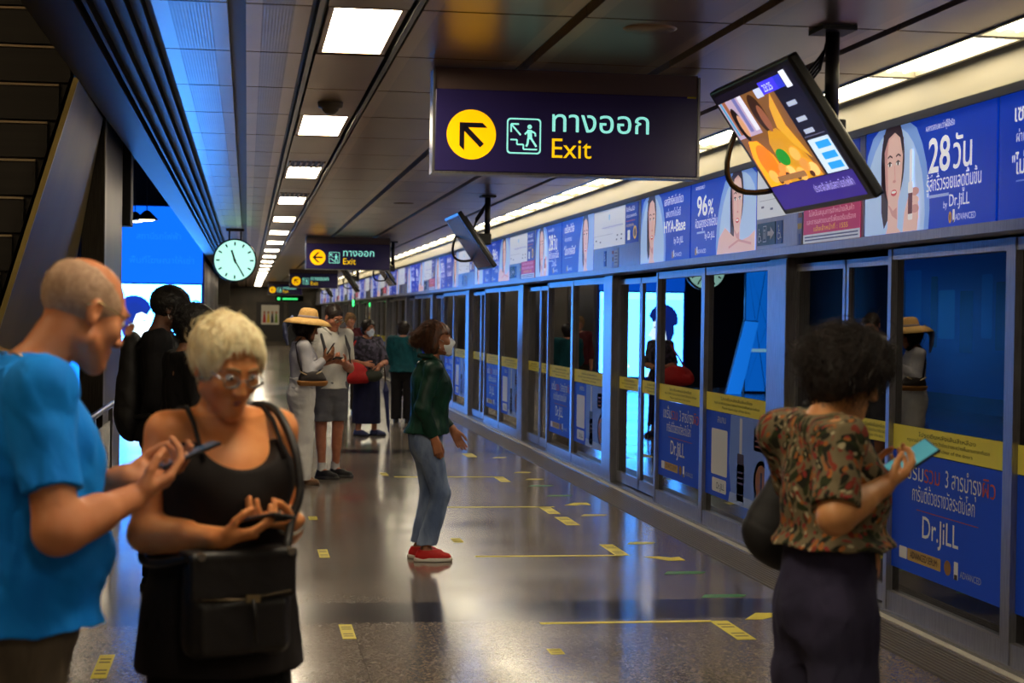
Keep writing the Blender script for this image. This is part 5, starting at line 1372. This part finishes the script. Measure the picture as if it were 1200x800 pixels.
# 6 dark figure with backpack
p = Person('person in black with a black backpack, silhouetted against the blue lightbox', (-.51, 10.45), -90, 1.80, skin_mat((96, 66, 52), (112, 78, 62)), 'm', .006)
p.set(head=(0, .06, 1.665), eR=(.22, .0, 1.12), wR=(.10, .22, 1.18), eL=(-.22, .0, 1.12), wL=(-.08, .24, 1.18)).head(12)
p.hand('R', (-.3, .9, .3), (-.5, -.1, .8), (.5, .6, .4), world=False); p.hand('L', (.3, .9, .3), (.5, -.1, .8), (.5, .6, .4), world=False)
p.body(1.0); p.eyes(); p.mask((30, 30, 34))
p.shirt('jacket', cloth((20, 19, 22), (14, 14, 16)), .88, .026, 1.0, .01, 0, 1.0, .01, 1.85, 1.15, .02, .007, .03)
p.trousers('trousers', cloth((22, 20, 22)), .98, .07, .08, .075); p.shoes(BLACK, mat((50, 48, 48), .6))
HK = noisy('black hair', (12, 10, 10), (26, 20, 18), 60, .45, 0, 0, (1, 1, .2), 3)
p.hair('short', HK, 2200, 6, .06, .0016, 31, .018, True, g=.12, rand=.4, comb=lambda P: np.stack([P[:, 0] * .2, .4 + 0 * P[:, 1], P[:, 2] * 0], 1), lz=-.05, fz=.0)
rt_, fw_ = ROOTDIR(-90); base = np.array([-.51, 10.45, 0])
S_ = Sdf(); S_.cone(lw(0, -.175, 1.02), lw(0, -.165, 1.40), .15, .13, .03, sq=(fw_, .55)); S_.cone(lw(0, -.23, 1.05), lw(0, -.22, 1.2), .10, .09, .03, sq=(fw_, .4)); S_.noise(.004, 30, 9)
b = soft_bag('backpack', 'black backpack worn by the dark figure in front of the blue lightbox', 'backpack', S_, mat((18, 17, 20), .7)); c = recenter(b)
for q in (-1, 1):
    m_ = MB(); m_.tube([lw(q * .10, -.13, 1.42), lw(q * .125, -.05, 1.495), lw(q * .13, .06, 1.45), lw(q * .14, .165, 1.30), lw(q * .17, .15, 1.12), lw(q * .20, .0, 1.04), lw(q * .13, -.14, 1.02)], .017, mat((18, 17, 20), .7)); child('strap', m_.mesh('strap'), b, c)
held_phone('phone held by the dark figure with the backpack', (-.21, 10.45, 1.25), (.6, 0, .7), (-.75, 0, .6), screen=(40, 60, 90), e=.3)

# 7 dark figure with bobbed hair
p = Person('person in black with loose dark hair, standing right of the backpack wearer', (-.31, 9.50), -68, 1.68, skin_mat((104, 72, 56), (120, 84, 66)), 'f', .006)
p.set(head=(0, .045, 1.565), eR=(.22, .0, 1.08), wR=(.10, .20, 1.12), eL=(-.22, .0, 1.08), wL=(-.08, .22, 1.12)).head(14, -10)
p.hand('R', (-.3, .9, .3), (-.5, -.1, .8), (.5, .6, .4), world=False); p.hand('L', (.3, .9, .3), (.5, -.1, .8), (.5, .6, .4), world=False)
p.body(1.0, 0, .02); p.eyes()
p.shirt('cardigan', cloth((22, 20, 24), (15, 14, 17)), .72, .028, 1.0, .01, .01, 1.0, .03, 1.85, 1.15, .02, .007, .03)
p.trousers('trousers', cloth((20, 19, 22)), .95, .06, .09, .085); p.shoes(BLACK, BLACK)
p.hair('bob', HK, 2200, 9, .17, .0016, 41, .02, True, g=.35, curl=.12, comb=lambda P: np.stack([P[:, 0] * .6, -.3 + 0 * P[:, 1], P[:, 2] * 0], 1))
held_phone('phone held by the dark figure with loose hair', (-.09, 9.54, 1.19), (.6, .2, .6), (-.7, -.2, .6), screen=(40, 60, 90), e=.3)

# 8 bald man in the blue T-shirt
p = Person('person with bald crown and glasses in bright blue T-shirt, looking down at a phone', (-.53, 4.12), -70, 1.80, skin_mat((196, 122, 78), (208, 138, 94)), 'm', .004)
p.set(True, eR=(-.405, 3.83, 1.165), wR=(-.255, 4.06, 1.215), eL=(-.50, 4.44, 1.15), wL=(-.285, 4.24, 1.245)).set(neck=(0, .03, 1.52), sR=(.20, .01, 1.465), sL=(-.20, .01, 1.465), head=(0, .155, 1.645)).head(24, 10)
p.hand('R', (.78, .40, .42), (-.35, .25, .85), (.45, .7, .5), (.75, .35, .6), .03, .5); p.hand('L', (.92, -.15, .12), (-.1, -.6, .75), (.35, .5, .4), (.7, .5, .3), .06, .4)
p.body(1.12, .075, .02, 1.05, .03, 1.12, jaw=1.08); p.eyes(brow=(120, 104, 92)); p.glasses((200, 180, 130))
p.shirt('t_shirt', cloth((3, 138, 242), (2, 124, 230), 5, .8), .925, .020, 1.14, .085, .03, 1.03, .02, .72, 1.15, .032, .008, .03, .0, .04, seed=21, e=2.2, sinf=.014)
p.trousers('trousers', noisy('grey brown denim', (78, 68, 56), (104, 92, 76), 12, .85, 0, .2, (1, 1, .35), 6), .98, .08, .09, .085, 1.08, 1.06, .05, 0, .014, .006, 3, .10)
p.shoes(mat((60, 50, 42), .6), mat((40, 36, 32), .6))
GH = noisy('grey stubble', (172, 136, 108), (194, 160, 130), 80, .7)
p.hair('bald', GH, 3200, 4, .012, .0009, 51, .004, True, g=.25, rand=.5, region=lambda x, y, z: (z < .50 - .25 * y) & (y < .28) & (z > -.58 - .2 * y) & ((np.abs(x) < .93) | (z > .1) | (y < -.25)), lz=-.055)
m_ = MB(); m_.tube([p.J['neck'] + V(.10 * math.cos(t), -.01 + .085 * math.sin(t), .0 - .035 * math.sin(t) + .01) for t in np.linspace(-.3, PI * 2 - .3, 30)], .0022, mat((190, 150, 90), .25, .9), 6); p.part('necklace', m_.mesh('necklace'))
held_phone('black phone held by the bald man, seen edge on', (-.135, 4.17, 1.305), (.75, .25, .32), (-.45, -.1, .9), screen=(60, 80, 100), e=.3)

# 9 blonde woman
p = Person('person with short blonde hair and glasses in black camisole, typing on a phone', (-.06, 4.45), 203.6, 1.655, skin_mat((214, 134, 76), (224, 150, 92)), 'f', .004)
p.set(True, eR=(-.245, 4.37, 1.09), wR=(-.055, 4.20, 1.10), eL=(.105, 4.60, 1.075), wL=(.115, 4.345, 1.125), head=(-.048, 4.35, 1.515)).set(neck=(0, .02, 1.395), sR=(.150, .0, 1.345), sL=(-.155, .0, 1.345)).head(24, 4)
p.hand('R', (.90, -.12, .18), (.15, .25, 1), (.35, .6, .45), (.7, .35, .6), .04, .5); p.hand('L', (-.66, -.55, .02), (.1, .3, 1), (.4, .65, .5), (.65, .45, .6), .04, .5)
p.body(1.03, .04, .035, 1.05, .01, 1.1); p.eyes(brow=(150, 120, 84)); p.glasses((190, 196, 200), .004)
CAM = cloth((30, 25, 24), (22, 18, 18), 10, .8)
S_ = Sdf(); h = p.h; secs = p.torso_secs(.010, 1.06, .045, .04, 1.06, .01)
S_.loft([(.74, 0, 0, .225, .175)] + [(.92, 0, 0, .205, .16)] + [q for q in secs if q[0] > .97 and q[0] < 1.36], .02)
for q in (-1, 1): S_.ell(V(q * .085, .085, 1.235), (.082, .075, .075), None, .03)
S_.noise(.005, 26, 4, (1, 1, 3))
S_.ell(V(0, .17, 1.36), (.125, .17, .105), None, .01, 's'); S_.ell(V(0, -.17, 1.36), (.115, .14, .12), None, .01, 's')
for q in (-1, 1): S_.ell(V(q * .215, .0, 1.33), (.075, .2, .115), None, .01, 's')
S_.cut((0, 0, 1.325), (0, 0, 1), .01)
top = p.sdf('camisole', S_, CAM)
for q in (-1, 1):
    m_ = MB(); m_.tube([V(q * .108, .145, 1.285), V(q * .110, .118, 1.325), V(q * .108, .075, 1.375), V(q * .104, .02, 1.408), V(q * .100, -.05, 1.40), V(q * .095, -.10, 1.34), V(q * .09, -.115, 1.28)], .0065, CAM, 8)
    child('strap', m_.mesh('strap'), top)
p.trousers('trousers', cloth((18, 16, 16)), .95, .07, .095, .09, 1.04, 1.05, .02, 0, .014, .005, 3, .10); p.shoes(BLACK, BLACK)
BL = noisy('blonde hair', (250, 240, 200), (222, 200, 148), 70, .45, 0, 0, (1, 1, .25), 3)
p.hair('short', BL, 4200, 8, .075, .0015, 61, .016, True, g=.08, rand=.3, flat=.75, curl=.06, shell=1.05, comb=lambda P: np.stack([.35 * P[:, 0] + .1, .55 - .9 * (P[:, 1] < -.2), -.15 + 0 * P[:, 2]], 1), lz=-.055, region=lambda x, y, z: (y < .12 + .95 * z) & (z > -.60), fz=.03, fringe=.06, lenf=lambda P: np.where(P[:, 1] > .3, .5, 1.0))
m_ = MB()
wl = p.J['wL']; el = p.J['eL']; d_ = nrm(wl - el); u_ = nrm(np.cross(d_, V(0, 0, 1))); v_ = np.cross(d_, u_)
m_.tube([wl - d_ * .02 + (u_ * math.cos(t) + v_ * math.sin(t)) * .034 for t in np.linspace(0, 2 * PI, 28)], .005, mat((214, 206, 190), .25, .7), 8, False); p.part('bracelet', m_.mesh('bracelet'))
held_phone('phone held low in both hands of the blonde woman', (.045, 4.215, 1.143), (.55, -.55, .18), (-.05, .35, 1), screen=(120, 124, 130), e=.25, case=(24, 24, 26))
rt_, fw_ = ROOTDIR(203.6); base = np.array([-.06, 4.45, 0])
LE = noisy('black leather', (20, 17, 17), (27, 23, 22), 40, .5, 0, .3)
S_ = Sdf()
AX = [rt_, fw_, np.array([0, 0, 1.])]
S_.rbox(lw(.05, .225, .935), AX, (.137, .042, .125), .035, 0); S_.rbox(lw(.05, .262, .885), AX, (.112, .014, .062), .012, .01); S_.noise(.004, 26, 8)
b = soft_bag('shoulder_bag', 'black leather crossbody bag in front of the blonde woman', 'bag', S_, LE, .004); cc = recenter(b)
S_ = Sdf(); S_.rbox(lw(.05, .262, 1.01), AX, (.139, .014, .058), .012, 0); S_.rbox(lw(.05, .225, 1.062), AX, (.138, .046, .01), .008, .015); S_.noise(.002, 30, 8); child('flap', S_.mesh('flap', .004, [LE]), b, cc)
m_ = MB(); m_.tube([lw(.165, .279, .962), lw(.06, .281, .955), lw(-.07, .279, .968)], .003, mat((90, 78, 60), .35, .8), 8); child('zip', m_.mesh('zip'), b, cc)
m_ = MB(); m_.tube([lw(.035, .288, .955), lw(.032, .295, .915), lw(.03, .297, .85)], .005, LE, 8); m_.box(tuple(lw(.05, .282, .948)), tuple(lw(.018, .292, .966)), mat((170, 150, 110), .3, .8)); child('zip_pull', m_.mesh('zip_pull'), b, cc)
m_ = MB()
for q in (.165, -.07): m_.cyl(lw(q, .262, 1.065), .010, fw_, .02, mat((190, 176, 150), .3, .9), 12)
child('stud', m_.mesh('stud'), b, cc)
SP = [lw(-.075, .235, 1.06), lw(-.105, .20, 1.13), lw(-.13, .195, 1.20), lw(-.13, .165, 1.30), lw(-.122, .09, 1.385), lw(-.112, .02, 1.41), lw(-.09, -.06, 1.39), lw(.0, -.13, 1.26), lw(.12, -.13, 1.12), lw(.20, -.03, 1.04), lw(.22, .10, 1.03), lw(.17, .235, 1.06)]
m_ = MB()
m_.tube(smooth(SP), .011, LE, 10); child('strap', m_.mesh('strap'), b, cc)

# 10 woman in the floral blouse
p = Person('person with dark bobbed hair in floral blouse and navy trousers, looking at a phone', (1.635, 4.65), -76, 1.60, skin_mat((194, 130, 78), (206, 146, 92)), 'f', .004)
p.set(True, sR=(1.605, 4.47, 1.325), sL=(1.56, 4.81, 1.325), eR=(1.56, 4.37, 1.125), wR=(1.745, 4.50, 1.195), eL=(1.63, 4.90, 1.12), wL=(1.775, 4.74, 1.21)).set(neck=(0, .0, 1.37), head=(0, .06, 1.495)).head(22, -14)
p.hand('R', (.85, .35, .35), (-.35, .4, .85), (.4, .65, .5), (.7, .4, .6), .03, .5); p.hand('L', (.75, -.6, .2), (-.2, -.2, .9), (.4, .6, .45), (.7, .4, .5), .05, .4)
p.body(.90, .05, .03, .92, .03, 1.15); p.eyes()
def floral():
    M = bpy.data.materials.new('floral print'); M.use_nodes = True
    N, L = M.node_tree.nodes, M.node_tree.links; b = N['Principled BSDF']; b.inputs['Roughness'].default_value = .8; b.inputs['Specular IOR Level'].default_value = .2
    tc = N.new('ShaderNodeTexCoord'); nz = N.new('ShaderNodeTexNoise'); nz.inputs['Scale'].default_value = 9; nz.inputs['Detail'].default_value = 2
    L.new(tc.outputs['Object'], nz.inputs['Vector'])
    mxv = N.new('ShaderNodeMix'); mxv.data_type = 'VECTOR'; mxv.inputs[0].default_value = .10; L.new(tc.outputs['Object'], mxv.inputs[4]); L.new(nz.outputs['Color'], mxv.inputs[5])
    col = None
    base_c = lin((112, 100, 74)) + (1,)
    prev = None
    for sc, rot, thr, c_ in ((20, .4, .40, (46, 52, 28)), (26, 1.1, .30, (128, 52, 36)), (24, 2.0, .36, (34, 34, 24)), (23, 2.7, .27, (160, 96, 44)), (34, .9, .24, (140, 50, 46)), (30, 1.9, .20, (176, 164, 130))):
        mp = N.new('ShaderNodeMapping'); mp.inputs['Rotation'].default_value = (rot, rot * .7, rot * 1.3); mp.inputs['Scale'].default_value = (1.8, .8, 1.0); mp.inputs['Location'].default_value = (rot * 3, rot, 0)
        L.new(mxv.outputs[1], mp.inputs[0]); v = N.new('ShaderNodeTexVoronoi'); v.inputs['Scale'].default_value = sc; L.new(mp.outputs[0], v.inputs['Vector'])
        lt = N.new('ShaderNodeMath'); lt.operation = 'LESS_THAN'; lt.inputs[1].default_value = thr; L.new(v.outputs['Distance'], lt.inputs[0])
        mx = N.new('ShaderNodeMix'); mx.data_type = 'RGBA'; L.new(lt.outputs[0], mx.inputs[0]); mx.inputs[7].default_value = lin(c_) + (1,)
        if prev is None: mx.inputs[6].default_value = base_c
        else: L.new(prev, mx.inputs[6])
        prev = mx.outputs[2]
    L.new(prev, b.inputs['Base Color']); return M
p.shirt('blouse', floral(), 1.015, .022, .95, .05, .03, 1.0, .02, .86, 1.15, .034, .0055, .03, .0, .04, seed=31, sinf=.018)
NV = cloth((54, 50, 74), (42, 40, 60), 8)
p.trousers('trousers', NV, 1.06, .06, .10, .10, .92, .94, .03, 0, .016, .006, 3, .105); p.shoes(BLACK, BLACK)
HR = noisy('dark brown hair', (18, 11, 8), (38, 23, 15), 60, .6, 0, 0, (1, 1, .25), 3)
p.hair('bob', HR, 4600, 10, .12, .0014, 71, .026, True, g=.2, curl=.36, cf=.75, rand=.22, flat=.45, shell=1.1, comb=lambda P: np.stack([P[:, 0] * .4, .25 * P[:, 1], -.1 + 0 * P[:, 2]], 1), fz=-.03, fringe=-.02)
held_phone('phone with a bright screen held by the woman in the floral blouse', (1.865, 4.60, 1.262), (.7, .0, .45), (-.55, -.45, .65), screen=(80, 150, 160), e=.45, case=(30, 30, 34))
rt_, fw_ = ROOTDIR(-76); base = np.array([1.61, 4.65, 0])
S_ = Sdf(); S_.cone(lw(-.27, .09, 1.04), lw(-.26, .10, 1.19), .15, .085, .03, sq=(rt_, .5)); S_.cone(lw(-.27, .01, 1.03), lw(-.27, .17, 1.02), .075, .075, .05, sq=(rt_, .7)); S_.noise(.006, 22, 8)
b = soft_bag('tote_bag', 'soft black bag hanging behind the woman in the floral blouse', 'bag', S_, mat((22, 20, 21), .7), .005); cc = recenter(b)
m_ = MB(); m_.tube(smooth([lw(-.265, .03, 1.22), lw(-.255, .0, 1.29), lw(-.225, -.015, 1.34), lw(-.17, .0, 1.385), lw(-.13, .05, 1.39)]), .009, mat((22, 20, 21), .7)); m_.tube(smooth([lw(-.265, .17, 1.21), lw(-.25, .15, 1.30), lw(-.215, .11, 1.37), lw(-.15, .05, 1.405)]), .012, mat((22, 20, 21), .7)); child('strap', m_.mesh('strap'), b, cc)

# 11 person far behind
p = Person('person in maroon top half hidden between the polo shirt and the red bag', (1.70, 28.5), 190, 1.66, skin_mat((170, 112, 84), (190, 130, 100)), 'f', .009)
p.body(1.0); p.eyes(); p.shirt('top', cloth((84, 26, 34)), .85, .02, 1.0, .01, .02, 1.0, .02, 1.5, 1.05, .02, .005, .02)
p.trousers('trousers', cloth((60, 54, 48)), .95, .06, .08, .075); p.shoes(BLACK, BLACK)
p.hair('bob', noisy('light brown hair', (116, 84, 48), (150, 114, 70), 60, .5), 900, 7, .12, .0022, 91, .016, True, g=.4)
